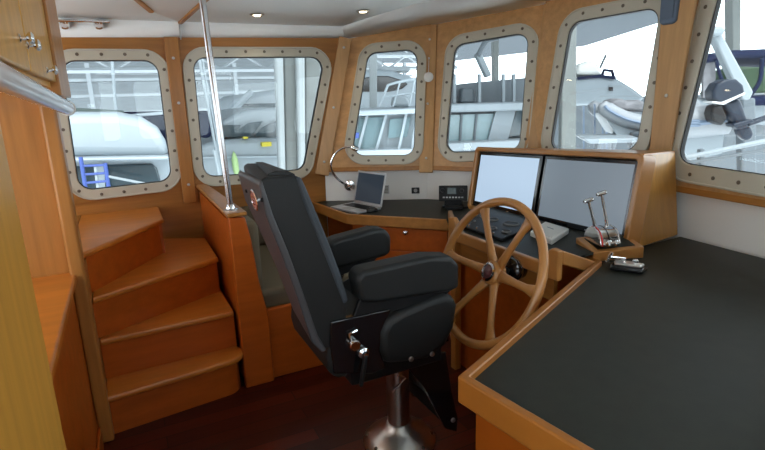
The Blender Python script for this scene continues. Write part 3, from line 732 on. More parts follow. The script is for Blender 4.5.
# white box lying on the dash
wb0 = atz(547, 239, DZ+.01)
q4 = [atz(530, 236, DZ), atz(552, 245, DZ), atz(569, 233.5, DZ), atz(545, 226, DZ)]
q4 = [V((p.x, p.y, DZ-.002)) for p in q4]
t = thing('white_box', 'flat white plastic box lying on the dash under the displays', 'box', q4[0])
link('case', prism(B(), q4, (0, 0, .030)), 'white', t, bevel=.006)
cm = sum(q4, V((0, 0, 0)))/4; lid = [cm+(p-cm)*.86+V((0, 0, .030)) for p in q4]
link('lid', prism(B(), lid, (0, 0, .004)), 'white', t, bevel=.002)
dx = (q4[3]-q4[0]).normalized(); dy = (q4[1]-q4[0]).normalized()
link('lettering', prism(B(), [cm+dy*a*.028+dx*(.02+b*.004)+V((0, 0, .034)) for a, b in ((-1, -1), (1, -1), (1, 1), (-1, 1))], (0, 0, .0008)), 'slate', t)
# joystick / compass pod on the dash front
POD = atx(513, 268, 1.552)
# ------------------------------------------------------------------ steering wheel
WC = cD*2.3+cR*(487-382.5)*2.3/FPX-cU*(271.5-225)*2.3/FPX+EYE
ti = math.radians(22); wax = V((-math.cos(ti), 0, math.sin(ti)))       # towards the helmsman
wu = V((0, 1, 0)); wv = wax.cross(wu).normalized()
if wv.z < 0: wv = -wv
RW = .32
t = thing('steering_wheel', 'varnished wooden six-spoke steering wheel with a chrome hub', 'steering wheel', WC)
N = 64
link('rim', tube(B(), [WC+(wu*math.cos(2*math.pi*i/N)+wv*math.sin(2*math.pi*i/N))*RW for i in range(N)], .0195, 14, closed=True), 'wheel', t, ang=180)
for a in range(0, 360, 60):
    a = math.radians(a); d = wu*math.cos(a)+wv*math.sin(a); s_ = wu*-math.sin(a)+wv*math.cos(a)
    pts = []
    for r_, w_, th in ((.03, .032, .018), (.08, .022, .016), (.17, .0165, .014), (.245, .0175, .014), (.295, .028, .014), (.318, .044, .013)):
        pts.append((r_, w_, th))
    bm = B(); rr = []
    for r_, w_, th in pts:
        dish = -wax*(.05*(1-r_/.32)**1.3)
        rr.append([bm.verts.new(WC+d*r_+dish+s_*w_*math.cos(2*math.pi*q/12)+wax*th*math.sin(2*math.pi*q/12)) for q in range(12)])
    for A, C in zip(rr, rr[1:]):
        for q in range(12): bm.faces.new((A[q], A[(q+1) % 12], C[(q+1) % 12], C[q]))
    bm.faces.new(rr[0][::-1]); bm.faces.new(rr[-1])
    link('spoke', bm, 'wheel', t, ang=180)
RC = WC.copy(); WC = WC-wax*.045
hb_ = link('hub', lathe(B(), [(.052, -.02), (.056, 0), (.054, .026), (.046, .034), (0, .036)], WC, wax, 32), 'wheel', t)
link('hub_ring', lathe(B(), [(.040, .034), (.042, .042), (.034, .046), (.032, .040)], WC, wax, 32), 'chrome', hb_)
link('hub_cap', lathe(B(), [(.034, .036), (.031, .044), (.018, .049), (0, .050)], WC, wax, 32), mat('burgundy_cap', (.10, .03, .03), .15, coat=.6), hb_)
link('shaft', tube(B(), [WC-wax*.01, WC-wax*.05, POD+V((-.03, 0, 0))], .014, 14), 'black', t)
bz_ = link('helm_bezel', lathe(B(), [(.058, -.04), (.058, .014), (.050, .030), (.034, .038), (.018, .042)], POD, (WC-POD), 32), 'gloss', t)
link('bezel_ring', lathe(B(), [(.056, .010), (.062, .010), (.062, .017), (.054, .018)], POD, (WC-POD), 32), 'chrome', bz_)

# ------------------------------------------------------------------ starboard counter
K0 = atz(457.5, 376, CZ+.02); K1 = atz(595, 261, CZ+.02); KF = atz(582, 451, CZ+.02)
fd = (KF-K0).normalized(); KF = K0+fd*1.45
K2 = atz(559, 242, CZ+.02)
t = thing('side_counter', 'large dark-topped counter with raised cherry fiddle on the starboard side', 'counter', (1.6, .9, 0))
tp_ = [V((p[0], p[1], CZ-.002)) for p in ((K0.x+.01, K0.y-.004), (K1.x-.012, K1.y-.012), (2.02, 1.70), (2.60, 1.72), (2.62, 1.72), (2.55, 1.05), (2.10, .15), (1.75, -.35), (KF.x+.01, KF.y))]
link('top', prism(B(), tp_, (0, 0, -.03)), 'counter', t)
link('edge_trim', edging([KF, K0, K1, (1.885, 1.74)], .028, CZ-.062, CZ+.02), 'wood_edge', t, bevel=.005)
# note: edging grows to the right of travel (inside of the counter)
def inset(p, q): return V((p.x+q[0], p.y+q[1], 0))
bp_ = [inset(K0, (.034, -.04)), inset(K1, (-.02, -.07)), V((2.5, 1.62, 0)), V((2.45, 1.0, 0)), V((2.0, .1, 0)), V((1.7, -.35, 0)), inset(KF, (.034, 0))]
link('body', prism(B(), [V((p.x, p.y, 0)) for p in bp_], (0, 0, CZ-.033)), 'wood_ctr', t)
pA, pB_ = inset(K0, (.034, -.04)), inset(KF, (.034, 0)); dd = (pB_-pA).normalized(); nn_ = V((-dd.y, dd.x, 0))
if nn_.x > 0: nn_ = -nn_
for s0, s1 in ((.05, .62), (.66, 1.2)):
    d_ = link('door', prism(B(), [pA+dd*s0+V((0, 0, .08)), pA+dd*s1+V((0, 0, .08)), pA+dd*s1+V((0, 0, .58)), pA+dd*s0+V((0, 0, .58))], nn_*.014), 'wood_ctr', t, bevel=.004)
    knob(pA+dd*(s1-.06)+V((0, 0, .50))+nn_*.014, nn_, d_, .9)

# ------------------------------------------------------------------ throttle box and levers
bz = CZ-.001
t = thing('throttle_box', 'low cherry box on the counter carrying the engine levers', 'control box', (2.05, 1.7, CZ))
c1, c2, c3 = atz(593, 262, bz), atz(643.5, 258, bz), atz(632, 243, bz)
th_ = V((c2.x-c1.x, c2.y-c1.y, 0)); wl = th_.length; th_.normalize(); tn = V((-th_.y, th_.x, 0))
if tn.dot(V((c3.x-c2.x, c3.y-c2.y, 0))) < 0: tn = -tn
c1 = V((c1.x, c1.y, bz)); dp = .17
Fp = [c1, c1+th_*wl, c1+th_*wl+tn*dp, c1+tn*dp]
bm = B()
vs = [bm.verts.new(p) for p in Fp]; hs_ = (.045, .055, .085, .075); vt = [bm.verts.new(p+V((0, 0, h))) for p, h in zip(Fp, hs_)]
bm.faces.new(vs); bm.faces.new(vt[::-1])
for i in range(4): bm.faces.new((vs[i], vs[(i+1) % 4], vt[(i+1) % 4], vt[i]))
link('box', bm, 'wheel', t, bevel=.005)
ins_ = [(Fp[i]+V((0, 0, hs_[i]+.0005))) for i in range(4)]; cc = sum(ins_, V((0, 0, 0)))/4
link('inlay', prism(B(), [cc+(p-cc)*.74 for p in ins_], (0, 0, .002)), 'counter', t)
dc = cc-th_*.045+V((0, 0, .004))
t = thing('throttle', 'chrome twin-lever throttle with a red-marked drum on the wooden box', 'throttle', dc)
dax = th_
def drum(r, a, b, m, name, rt=None):
    u = tn; bm = B(); n = 20; A = []; C = []
    for i in range(n+1):
        an = math.pi*i/n; q = u*math.cos(an)*r+upv*math.sin(an)*r; A.append(bm.verts.new(dc+dax*a+q)); C.append(bm.verts.new(dc+dax*b+q))
    for i in range(n): bm.faces.new((A[i], A[i+1], C[i+1], C[i]))
    bm.faces.new(A); bm.faces.new(C[::-1]); bm.faces.new((A[0], C[0], C[-1], A[-1]))
    return link(name, bm, m, t, bevel=.003)
drum(.078, -.046, .046, 'chrome', 'drum'); drum(.0795, -.040, -.031, 'red', 'red_band'); drum(.080, .047, .056, 'chrome', 'side_plate'); drum(.071, .0565, .060, 'gloss', 'side_inlay')
drum(.0795, -.004, .004, 'black', 'slot')
for (x0, y0, x1, y1, off) in ((600, 240, 588.5, 200.5, -.03), (613.5, 247, 601.5, 193.5, .03)):
    base_ = dc+dax*off+upv*.065
    nn2 = fh; tip = at(x1, y1, nn2, nn2.dot(base_))
    L = link('lever', tube(B(), [base_-(tip-base_)*.05, base_, base_.lerp(tip, .5), tip], [.009, .009, .007, .006], 12), 'chrome', t)
    hd_ = th_
    link('lever_handle', lathe(B(), [(0, -.026), (.008, -.024), (.011, -.012), (.009, 0), (.011, .012), (.008, .024), (0, .026)], tip, (hd_+upv*.25), 14), 'chrome', L)
hub_ = dc-tn*.062+upv*.012
link('pivot_knob', lathe(B(), [(.016, -.01), (.016, .012), (.010, .018), (.013, .03), (0, .034)], hub_, -tn, 16), 'chrome', t)
link('pivot_knob', lathe(B(), [(.014, -.01), (.014, .012), (.008, .018), (.011, .03), (0, .034)], hub_+dax*.035, -tn, 16), 'chrome', t)
# small chrome control lying in front
b0_ = atz(609, 270, CZ); b1_ = atz(641, 274, CZ); b2_ = atz(640, 264, CZ)
sx = V((b1_.x-b0_.x, b1_.y-b0_.y, 0)).normalized(); sy = V((-sx.y, sx.x, 0))
if sy.dot(V((0, 1, 0))) < 0: sy = -sy
s0 = V((b0_.x, b0_.y, CZ-.001))
t = thing('small_lever_unit', 'small chrome lever unit on a black base in front of the throttle box', 'control lever', s0)
link('base', prism(B(), [s0+sx*a+sy*b for a, b in ((0, 0), (.135, -.005), (.15, .055), (.07, .075), (.0, .06))], (0, 0, .022)), 'gloss', t, bevel=.008)
link('cover', prism(B(), [s0+sx*a+sy*b+V((0, 0, .022)) for a, b in ((.02, .008), (.125, .004), (.138, .05), (.07, .066), (.012, .05))], (0, 0, .014)), 'steel', t, bevel=.007)
pv = s0+sx*.055+sy*.035+V((0, 0, .036)); tpv = at(609, 257, fh, fh.dot(pv)-.02)
link('lever', tube(B(), [pv-V((0, 0, .01)), pv+V((0, 0, .012)), tpv], [.010, .009, .006], 12), 'chrome', t)
link('lever_handle', tube(B(), [tpv-upv*.022-sx*.008, tpv, tpv+upv*.022+sx*.010], [.007, .006, .008], 12), 'chrome', t)
link('pivot_knob', lathe(B(), [(.013, 0), (.013, .012), (.008, .018), (0, .02)], s0+sx*.10+sy*.035+V((0, 0, .036)), n=16), 'chrome', t)

# wiper motor hanging by the post between window 5 and window 6
n56 = (facets[2].n+facets[3].n).normalized()
p = at(668, 6, n56, n56.dot(PB[3])+.12)
t = thing('overhead_speaker', 'slate blue speaker box at the head of the post between the bow windows', 'speaker', p)
s_ = n56.cross(upv).normalized()
bm = prism(B(), [p+s_*a+upv*b for a, b in ((-.052, .12), (-.050, -.075), (-.036, -.092), (.036, -.092), (.050, -.075), (.052, .12))], -n56*.10); link('case', bm, 'slate', t, bevel=.012, seg=3)
link('grille', prism(B(), [p+s_*a+upv*b+n56*.001 for a, b in ((-.036, .09), (-.036, -.065), (.036, -.065), (.036, .09))], n56*.006), 'slate', t, bevel=.004)

# ------------------------------------------------------------------ helm chair
CXY = V((atz(400, 438, 0).x, atz(400, 438, 0).y, 0)); CXY = V((.975, 1.90, 0))
t = thing('helm_chair', 'black leather helm chair with armrests on a steel pedestal', 'helm chair', CXY)
YN, YF = 1.66, 2.13
def side(pxs, y): return [aty(a, b, y) for a, b in pxs]
back = side([(260, 181), (265, 177.5), (292, 176), (299, 178), (305, 187), (317, 217), (326, 243), (335, 262), (343, 285), (347, 303), (346, 326), (338, 346), (326, 349), (314, 338), (300, 290), (286, 251), (270, 213), (262, 192)], YN)
def prism2(A_, B__):
    bm = B(); a = [bm.verts.new(p) for p in A_]; b = [bm.verts.new(p) for p in B__]; n = len(a)
    bm.faces.new(a); bm.faces.new(b[::-1])
    for i in range(n): bm.faces.new((a[i], b[i], b[(i+1) % n], a[(i+1) % n]))
    return bm
def fdx(z, a=.045, b=.08): return a+(b-a)*max(0, min(1, (1.28-z)/.6))
def farside(P, aft, dy, dx): return [V((p.x+(fdx(p.z) if i in aft else 0), p.y+dy, p.z)) for i, p in enumerate(P)]
link('backrest', prism2(back, farside(back, (0, 1, 12, 13, 14, 15, 16, 17), YF-YN, .035)), 'leather', t, bevel=.028, seg=4)
strip = side([(296, 176), (302, 178), (310, 196), (322, 225), (332, 250), (342, 277), (349, 301), (344, 305), (335, 281), (324, 253), (314, 229), (302, 198)], YN-.006)
link('stitched_cushion', prism(B(), strip, (0, YF-YN+.012, 0)), 'mesh', t, bevel=.010, seg=3)
crest = side([(266, 182), (268, 174), (277, 170.5), (287, 170.5), (295, 174), (298, 186), (267, 190)], 1.71)
link('headrest', prism2(crest, farside(crest, (0, 1, 6), .33, 0)), 'leather', t, bevel=.016, seg=3)
# shell at the back
a_ = side([(259, 184), (262, 180), (273, 214), (289, 253), (303, 292), (318, 336), (327, 351), (322, 353), (312, 343), (297, 296), (282, 256), (266, 216)], YN-.01)
sh = link('back_shell', prism2(a_, [V((p.x+fdx(p.z)-.045, p.y+.34, p.z)) for p in a_]), mat('grey_moulded_shell', (.055, .055, .06), .42, bump=.15, bscale=200), t, bevel=.010, seg=3)
# emblem on the shell
sv = (a_[0]-a_[11]).normalized(); yv_ = V((.004, YF-YN, 0)).normalized(); sn = sv.cross(yv_).normalized(); sn = -sn if sn.x > 0 else sn
pe = at(255, 200, sn, sn.dot(a_[0])+.004)
bm = B(); lathe(bm, [(.040, -.004), (.040, .003), (.036, .005), (.035, .0035), (0, .0035)], (0, 0, 0), n=28)
def orient(bm, loc, xa, ya, za, sx_=1, sy_=1):
    for v in bm.verts: c = v.co.copy(); v.co = V(loc)+xa*c.x*sx_+ya*c.y*sy_+za*c.z
    return bm
ya_ = yv_
em = link('emblem', orient(bm, pe, ya_, sv, sn, 1.1, .95), 'chrome', sh)
bm = B(); lathe(bm, [(.033, .0), (.033, .0045), (0, .005)], (0, 0, 0), n=28)
link('emblem_inlay', orient(bm, pe, ya_, sv, sn, 1.1, .95), mat('emblem_red_grey', (.45, .16, .13), .3), em)
for q_ in range(3): link('emblem_bar', prism(B(), [pe+ya_*a*(.026-.006*abs(q_-1))+sv*(-.013+.013*q_+b*.003)+sn*.005 for a, b in ((-1, -1), (1, -1), (1, 1), (-1, 1))], sn*.0012), 'chrome', em)
for (a, b) in ((262, 200), (246.5, 191)): link('shell_screw', lathe(B(), [(.008, -.003), (.006, .004), (0, .005)], at(a, b, sn, sn.dot(a_[0])+.002), sn, 10), 'black', sh)
# armrests
def arm(y0, y1, pxs, yref, nm='armrest'):
    pts = side(pxs, yref); return link(nm, prism(B(), [V((p.x, y0, p.z)) for p in pts], (0, y1-y0, 0)), 'leather', t, bevel=.022, seg=4)
arm(1.60, 1.70, [(357, 281), (362, 272), (380, 268), (430, 257), (452, 257), (460, 265), (460, 288), (452, 292), (375, 304), (362, 303)], 1.60)
arm(2.12, 2.22, [(330, 243), (338, 239), (375, 229), (386, 229), (392, 236), (392, 253), (386, 257), (345, 268), (330, 272)], 2.12)
link('arm_bracket', prism(B(), [V((p.x, 1.655, p.z)) for p in side([(360, 300), (452, 290), (440, 300), (398, 310), (372, 318), (352, 322)], 1.655)], (0, .02, 0)), 'black', t, bevel=.004)
link('arm_bracket', prism(B(), [(.70, 2.13, .86), (1.02, 2.13, .84), (.98, 2.13, .80), (.74, 2.13, .76)], (0, .02, 0)), 'black', t, bevel=.004)
# seat
seat = side([(345, 300), (372, 312), (390, 320), (392, 352), (372, 352), (350, 344)], 1.66)
link('seat', prism(B(), [(.60, 1.68, .60), (.60, 1.68, .735), (.72, 1.68, .745), (1.04, 1.68, .72), (1.04, 1.68, .60)], (0, .43, 0)), 'leather', t, bevel=.03, seg=4)
bol = side([(381, 333), (388, 320), (402, 311), (430, 299), (446, 294), (456, 297), (459, 306), (456, 328), (447, 347), (430, 360), (405, 364), (386, 366), (380, 352)], 1.635)
link('seat_bolster', prism(B(), bol, (0, .50, 0)), 'leather', t, bevel=.032, seg=4)
# mechanism
sp = side([(331, 322), (350, 318), (376, 312), (392, 309), (384, 325), (380, 350), (386, 368), (372, 374), (334, 374), (330, 345)], 1.65)
mech = link('side_plate', prism(B(), sp, (0, .03, 0)), 'gloss', t, bevel=.005)
link('side_plate', prism(B(), [V((p.x, 2.12, p.z)) for p in sp], (0, .03, 0)), 'gloss', t, bevel=.005)
link('recline_knob', lathe(B(), [(.022, 0), (.022, .022), (.018, .027), (0, .028)], aty(353, 343.5, 1.65), (0, -1, 0), 20), 'chrome', mech)
link('recline_link', tube(B(), side([(357, 330), (349, 334), (351, 343)], 1.64), .006, 8), 'chrome', mech)
pv = aty(362.5, 352, 1.65)
link('lever_pivot', lathe(B(), [(.022, 0), (.022, .016), (.012, .022), (.010, .034), (0, .036)], pv, (0, -1, 0), 20), 'chrome', mech)
link('lever', tube(B(), [pv+V((0, -.03, 0)), aty(364, 366, 1.62), aty(361, 386, 1.62)], [.008, .010, .008], 12), 'black', mech)
link('lumbar_block', prism(B(), [V((p.x, 1.655, p.z)) for p in side([(328, 347), (344, 346), (348, 352), (348, 376), (340, 379), (331, 375), (327, 360)], 1.655)], (0, .46, 0)), 'leather', t, bevel=.010)
link('under_frame', box(B(), (.68, 1.72, .455), (1.10, 2.08, .60)), 'black', t, bevel=.01)
link('slide_rail', box(B(), (.66, 1.70, .55), (1.12, 1.73, .585)), 'gloss', t); 
for a, b in ((411, 359), (432, 354)): link('screw', lathe(B(), [(.011, 0), (.009, .006), (0, .008)], aty(a, b, 1.635), (0, -1, 0), 12), 'steel', t)
for yy in (1.74, 2.04):
    fr = link('footrest_arm', prism(B(), [V((p.x, yy, p.z)) for p in side([(406, 366), (420, 360), (446, 352), (452, 392), (458, 418), (457, 432), (446, 429), (440, 418), (424, 388)], 1.74)], (0, .02, 0)), 'gloss', t, bevel=.004)
    link('screw', lathe(B(), [(.012, 0), (.010, .006), (0, .008)], V((aty(453, 420, 1.74).x, yy, aty(453, 420, 1.74).z)), (0, -1, 0), 12), 'steel', fr)
fa, fb = aty(449, 422, 1.74), aty(440, 400, 1.74)
link('footrest', prism(B(), [V((fa.x, 1.76, fa.z)), V((fa.x-.03, 1.76, fa.z)), V((fb.x-.03, 1.76, fb.z)), V((fb.x, 1.76, fb.z))], (0, .28, 0)), 'black', t, bevel=.005)
link('adjust_lever', tube(B(), side([(398, 376), (406, 378), (392, 392)], 1.78), .006, 8), 'steel', t)
link('pedestal', tube(B(), [CXY+V((0, 0, .075)), CXY+V((0, 0, .46))], .052, 32), 'steel', t)
link('pedestal_collar', lathe(B(), [(.066, .43), (.066, .455), (.055, .457)], CXY, n=32), 'black', t)
ba = link('base', lathe(B(), [(.168, .001), (.170, .008), (.160, .022), (.135, .045), (.095, .068), (.070, .085), (.060, .10), (.053, .104)], CXY, n=48), 'steel', t)
for i in range(8):
    a = i*math.pi/4+.3; link('base_bolt', lathe(B(), [(.009, 0), (.008, .006), (0, .008)], CXY+V((math.cos(a)*.148, math.sin(a)*.148, .030)), (math.cos(a)*.45, math.sin(a)*.45, 1), 10), 'bolt', ba)

# ------------------------------------------------------------------ the boat shed and the boats outside
nb_ = V((.62, .785, 0)).normalized()
def pl(kind):
    return {'y': V((0, 1, 0)), 'f': fh, 'b': nb_}[kind]
def slab(name, pxs, kind, c, th, m, parent=None, bevel=0, seg=2):
    n = pl(kind); pts = [at(a, b, n, c) for a, b in pxs]
    return link(name, prism(B(), pts, n*th), m, parent, bevel=bevel, seg=seg)
def pipe(name, pxs, kind, c, r, m, parent=None, n=8, smooth_k=0):
    nn = pl(kind); pts = [at(a, b, nn, c) for a, b in pxs]
    if smooth_k: pts = spline(pts, smooth_k)
    return link(name, tube(B(), pts, r, n), m, parent)
def boat(name, label, cat, px, kind, c, z=-3.4):
    p = at(*px, pl(kind), c); return thing(name, label, cat, (p.x, p.y, z))
GZ = -3.4
def around(P, dx, z): return [V((p[0], p[1], z)) for p in P]
in_ = [(-1.42, 3.99)]+[(p.x+.07, p.y+.08) for p in PB[0:3]]+[(2.80, 1.95)]+[(p.x+.07, p.y-.06) for p in PB[4:6]]+[(1.55, -.99), (-1.42, -.99)]
out_ = [(-1.42, -1.9), (1.7, -1.9), (3.6, -.6), (4.5, .8), (4.65, 1.95), (4.5, 3.2), (3.6, 4.4), (1.9, 4.95), (-1.42, 4.95)]
struct(link('floor_bounce_deck', prism(B(), around(in_+out_, 0, .68), (0, 0, -.5)), 'deck', smooth=False), 'unseen white deck added around the pilothouse to bounce daylight inside', 'deck')  # out of view, added and raised to throw daylight up to the headliner
struct(link('floor_aft_bounce_deck', box(B(), (-6.2, -2.1, .13), (-1.42, 5.0, .25)), 'deck', smooth=False), 'unseen white aft deck added behind the pilothouse to bounce daylight', 'deck')  # unseen, added as a reflector for daylight from aft
# roof of the shed: high sheet roof, edge seen through the bow window
RZ = 6.4
e1, e2 = atz(585, 46, RZ), atz(662, 22, RZ)
roof_poly = [V((-30, 4, RZ)), V((9, 4, RZ)), V((e2.x*.75, e2.y*.55, RZ)), e2, e1, V((e1.x-4, 66, RZ)), V((-30, 66, RZ))]
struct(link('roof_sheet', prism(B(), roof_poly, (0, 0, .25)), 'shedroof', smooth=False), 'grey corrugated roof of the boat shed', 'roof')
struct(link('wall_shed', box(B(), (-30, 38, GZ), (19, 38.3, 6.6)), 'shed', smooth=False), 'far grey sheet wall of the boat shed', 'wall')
def truss(x0, x1, y, z0, z1, label, dy=0):
    bm = B(); tube(bm, [(x0, y, z1), (x1, y+dy, z1)], .09, 6); tube(bm, [(x0, y, z0), (x1, y+dy, z0)], .09, 6)
    n = int((x1-x0)/.8)
    for i in range(n):
        a, b = x0+(x1-x0)*i/n, x0+(x1-x0)*(i+1)/n; ya, yb = y+dy*i/n, y+dy*(i+1)/n
        tube(bm, [(a, ya, z0 if i % 2 else z1), (b, yb, z1 if i % 2 else z0)], .05, 5)
    return tag(link('roof_truss', bm, 'truss'), label, 'truss')
truss(-12, 13, 19, 2.75, 3.25, 'pale lattice truss across the shed, nearest of the three')
truss(-18, 17, 27, 3.9, 4.5, 'pale lattice truss across the shed, between the other two')
truss(-22, 18, 35, 4.9, 5.6, 'pale lattice truss across the shed in front of the far wall')
t = thing('storage_rack', 'long pale storage shelving along the far shed wall', 'shelving', (-2, 32, GZ))
for i, z in enumerate((1.3, 2.2, 3.0)): link('shelf', box(B(), (-16, 31.5, z), (18, 33, z+.14)), 'truss', t)
for i in range(10): link('upright', box(B(), (-16+i*3.7, 31.4, GZ), (-15.8+i*3.7, 31.6, 3.9)), 'truss', t)

# --- seen through the first port window
t = boat('motor_yacht', 'big white motor yacht with dark cabin window close outside the first port window', 'boat', (110, 210), 'y', 6.6)
slab('upper_cabin', [(-20, 118), (60, 112), (118, 112), (142, 117), (158, 127), (166, 140), (171, 158), (-20, 158)], 'y', 6.5, 1.5, 'gel', t, bevel=.12, seg=4)
slab('roof_ledge', [(-20, 160.5), (176, 156), (177, 159.5), (-20, 164)], 'y', 6.3, 3.2, 'gel', t, bevel=.02)
slab('cabin_wall', [(-20, 162), (177, 158), (183, 240), (-20, 250)], 'y', 6.62, 2.4, 'gel', t)
w_ = slab('cabin_window', [(62, 167), (152, 163.5), (157, 168), (164, 192), (160, 194), (62, 199)], 'y', 6.58, .08, 'tint', t, bevel=.02)
slab('window_post', [(97, 166), (104, 166), (106, 200), (99, 200)], 'y', 6.54, .05, 'gel', t)
slab('hull', [(-60, 232), (200, 225), (205, 420), (-60, 430)], 'y', 6.0, 3.6, 'gel', t, bevel=.1)
t = boat('boarding_ladder', 'blue painted boarding ladder leaning on the big white yacht', 'ladder', (92, 195), 'y', 6.25)
for a in ((80.5, 157, 87, 197), (105, 163, 110, 197)): pipe('rail', [(a[0], a[1]), (a[2], a[3])], 'y', 6.2, .020, 'blue', t)
for a in ((95, 165, 99, 196),): pipe('rail', [(a[0], a[1]), (a[2], a[3])], 'y', 6.22, .016, 'gel', t)
for i in range(4): pipe('rung', [(82.3+i*1.4, 166+i*8.5), (106+i*1.2, 165+i*8.0)], 'y', 6.2, .013, 'blue', t)
pipe('brace', [(106, 176), (147, 184)], 'y', 6.2, .014, 'gel2', t)
tag(slab('mast', [(109.5, 48), (112.5, 48), (118, 114), (114.5, 114)], 'y', 8.6, .10, 'gel', bevel=.01), 'white mast standing beyond the big white yacht', 'mast')
tag(slab('mast_boom', [(30, 105), (62, 107), (124, 110.5), (124, 113), (62, 117), (30, 119)], 'y', 8.2, .20, 'slate2', bevel=.02), 'grey green boom above the roof of the big white yacht', 'boom')
tag(slab('canvas_cover', [(116, 113), (130, 112), (185, 111), (185, 160), (160, 150), (150, 132), (135, 122), (118, 119)], 'y', 9.6, 1.6, 'navy', bevel=.1, seg=3), 'navy canvas cover behind the rounded end of the big white yacht', 'cover')
tag(pipe('boat_pole', [(100, 121), (118, 117), (178, 111.5)], 'y', 7.8, .022, 'gel'), 'thin white pole slanting across in front of the navy cover', 'pole')

# --- seen through the second port window
t = boat('sport_cruiser', 'white sport cruiser with dark swept windows outside the second port window', 'boat', (260, 190), 'y', 9.0); cruiser = t
slab('hull', [(196, 147), (214, 141), (250, 138.5), (352, 136), (360, 330), (205, 330)], 'y', 8.6, 3.4, 'gel2', t, bevel=.08)
slab('rub_rail', [(200, 157), (352, 155), (352, 156.5), (200, 158.5)], 'y', 8.55, .06, 'gel', t)
slab('deckhouse', [(219, 139), (221, 121), (232, 115), (248, 109.5), (270, 107), (350, 106), (350, 139)], 'y', 8.9, 2.4, 'gel2', t, bevel=.08, seg=3)
slab('side_window', [(223, 125), (241, 125), (234, 137), (223, 136.5)], 'y', 8.86, .06, 'tint', t)
slab('side_window', [(229.5, 137.5), (240, 129), (248, 123), (263, 121), (251, 137)], 'y', 8.83, .08, 'tint', t)
slab('side_window', [(254.5, 137), (262, 127.5), (276, 121), (338, 118), (338, 136.5)], 'y', 8.83, .08, 'tint', t)
t = boat('flybridge_yacht', 'pale flybridge yacht behind the swept-window sport cruiser', 'boat', (260, 150), 'y', 13)
slab('flybridge', [(226, 112), (234, 101), (246, 94), (275, 89.5), (318, 87), (318, 125), (226, 125)], 'y', 12.6, 3, 'gel', t, bevel=.12, seg=3)
slab('windscreen', [(229, 109.5), (238, 104), (318, 102), (318, 107), (235, 110)], 'y', 12.55, .1, 'tint', t)
slab('hull', [(200, 122), (318, 121), (318, 300), (205, 300)], 'y', 12.9, 3, 'gel2', t)
pipe('arch', [(233, 110), (243, 100), (252, 92)], 'y', 12.4, .08, 'gel', t)
for (xa, xb, xc, xd, lab) in ((276, 296.5, 283, 297.5, 'concrete shed column with white pipe, nearer the chrome pole'), (298, 322, 302.5, 316, 'wider concrete shed column with white pipe, beside the slanted window edge')):
    t = boat('shed_column', lab, 'column', (xa, 200), 'y', 7.2)
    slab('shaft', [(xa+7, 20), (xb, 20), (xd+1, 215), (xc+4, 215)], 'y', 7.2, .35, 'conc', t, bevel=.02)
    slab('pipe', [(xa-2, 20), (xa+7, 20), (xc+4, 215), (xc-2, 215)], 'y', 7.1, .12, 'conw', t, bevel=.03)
slab('registration_tag', [(262, 142.3), (271.5, 141.8), (271.8, 146.3), (262.3, 146.8)], 'y', 8.5, .12, 'yellow', cruiser, bevel=.005)['label'] = 'small yellow tag on the hull'
slab('marker', [(243.5, 137), (248, 136.7), (248, 138.7), (243.5, 139)], 'y', 8.5, .12, 'yellow', cruiser)['label'] = 'tiny yellow marker'
pb0, pb1 = aty(236.5, 173, 8.5), aty(233.5, 151, 8.5); ax_ = (pb1-pb0); hh = ax_.length
fd_ = link('fender', lathe(B(), [(.0, -.05), (.04, 0), (.05, .06), (.05, hh*.6), (.03, hh*.85), (.0, hh)], pb0, ax_, 14), 'lime', cruiser); fd_['label'] = 'lime green fender hanging on the hull'
slab('canvas_bundle', [(199, 112), (208, 110), (212, 118), (212, 137), (203, 139), (199, 130)], 'y', 8.62, .6, 'navy', cruiser, bevel=.05)['label'] = 'navy canvas bundle'
for j, (a, b, c, d) in enumerate(((196, 40, 268, 439), (201, 50, 269, 428), (214, 150, 275, 455))):
    tag(pipe('mooring_pole', [(a, b), (c, d)], 'y', 7.4-.3*j, (.020, .010, .018)[j], 'gel2'), ['white slanted pole at the aft edge of the second port window', 'long white pole just left of the chrome pole', 'short white fender post low in the second port window'][j], 'pole')

# --- through the first bow window
t = boat('black_window_yacht', 'white yacht with one large black oval window beyond the first bow window', 'boat', (385, 120), 'f', 13)
slab('cabin', [(348, 73), (366, 69), (392, 70), (420, 80), (440, 92), (440, 130), (348, 130)], 'f', 13, 2.5, 'gel', t, bevel=.15, seg=3)
slab('black_window', [(352, 92), (356, 80), (372, 76), (388, 76), (402, 80), (408, 84), (402, 89), (388, 92)], 'f', 12.95, .1, 'gloss', t, bevel=.02)
slab('top_deck', [(372, 66), (410, 66), (410, 71), (372, 71)], 'f', 13.4, 1, 'gel2', t)
slab('hull', [(348, 112), (440, 110), (440, 300), (348, 300)], 'f', 13.1, 2.5, 'gel2', t)
t = boat('open_fisher', 'white open boat with slanted white window bars and a bow rail', 'boat', (385, 160), 'f', 8)
slab('deck_edge', [(345, 113), (352, 110.5), (428, 107.7), (430, 113), (345, 116.5)], 'f', 7.9, 2.4, 'gel', t, bevel=.03)
slab('lower_wall', [(343, 114), (429, 112), (429, 270), (335, 270)], 'f', 8.3, .8, 'gel2', t)
slab('cabin_window', [(360, 118), (384, 117), (376, 150), (352, 152)], 'f', 8.25, .06, 'tint2', t)
slab('cabin_window', [(390, 119), (411, 117), (407, 137), (388, 138)], 'f', 8.25, .06, 'tint2', t)
for a in ((366, 115, 357, 150), (385, 114.5, 375, 150), (405, 114, 397, 152), (416, 113, 411, 150)): slab('window_bar', [(a[0], a[1]), (a[0]+2.6, a[1]), (a[2]+2.6, a[3]), (a[2], a[3])], 'f', 8.15, .08, 'gel', t)
slab('gunwale', [(340, 150.5), (429, 149), (429, 157), (340, 160)], 'f', 8.0, .5, 'gel', t, bevel=.02)
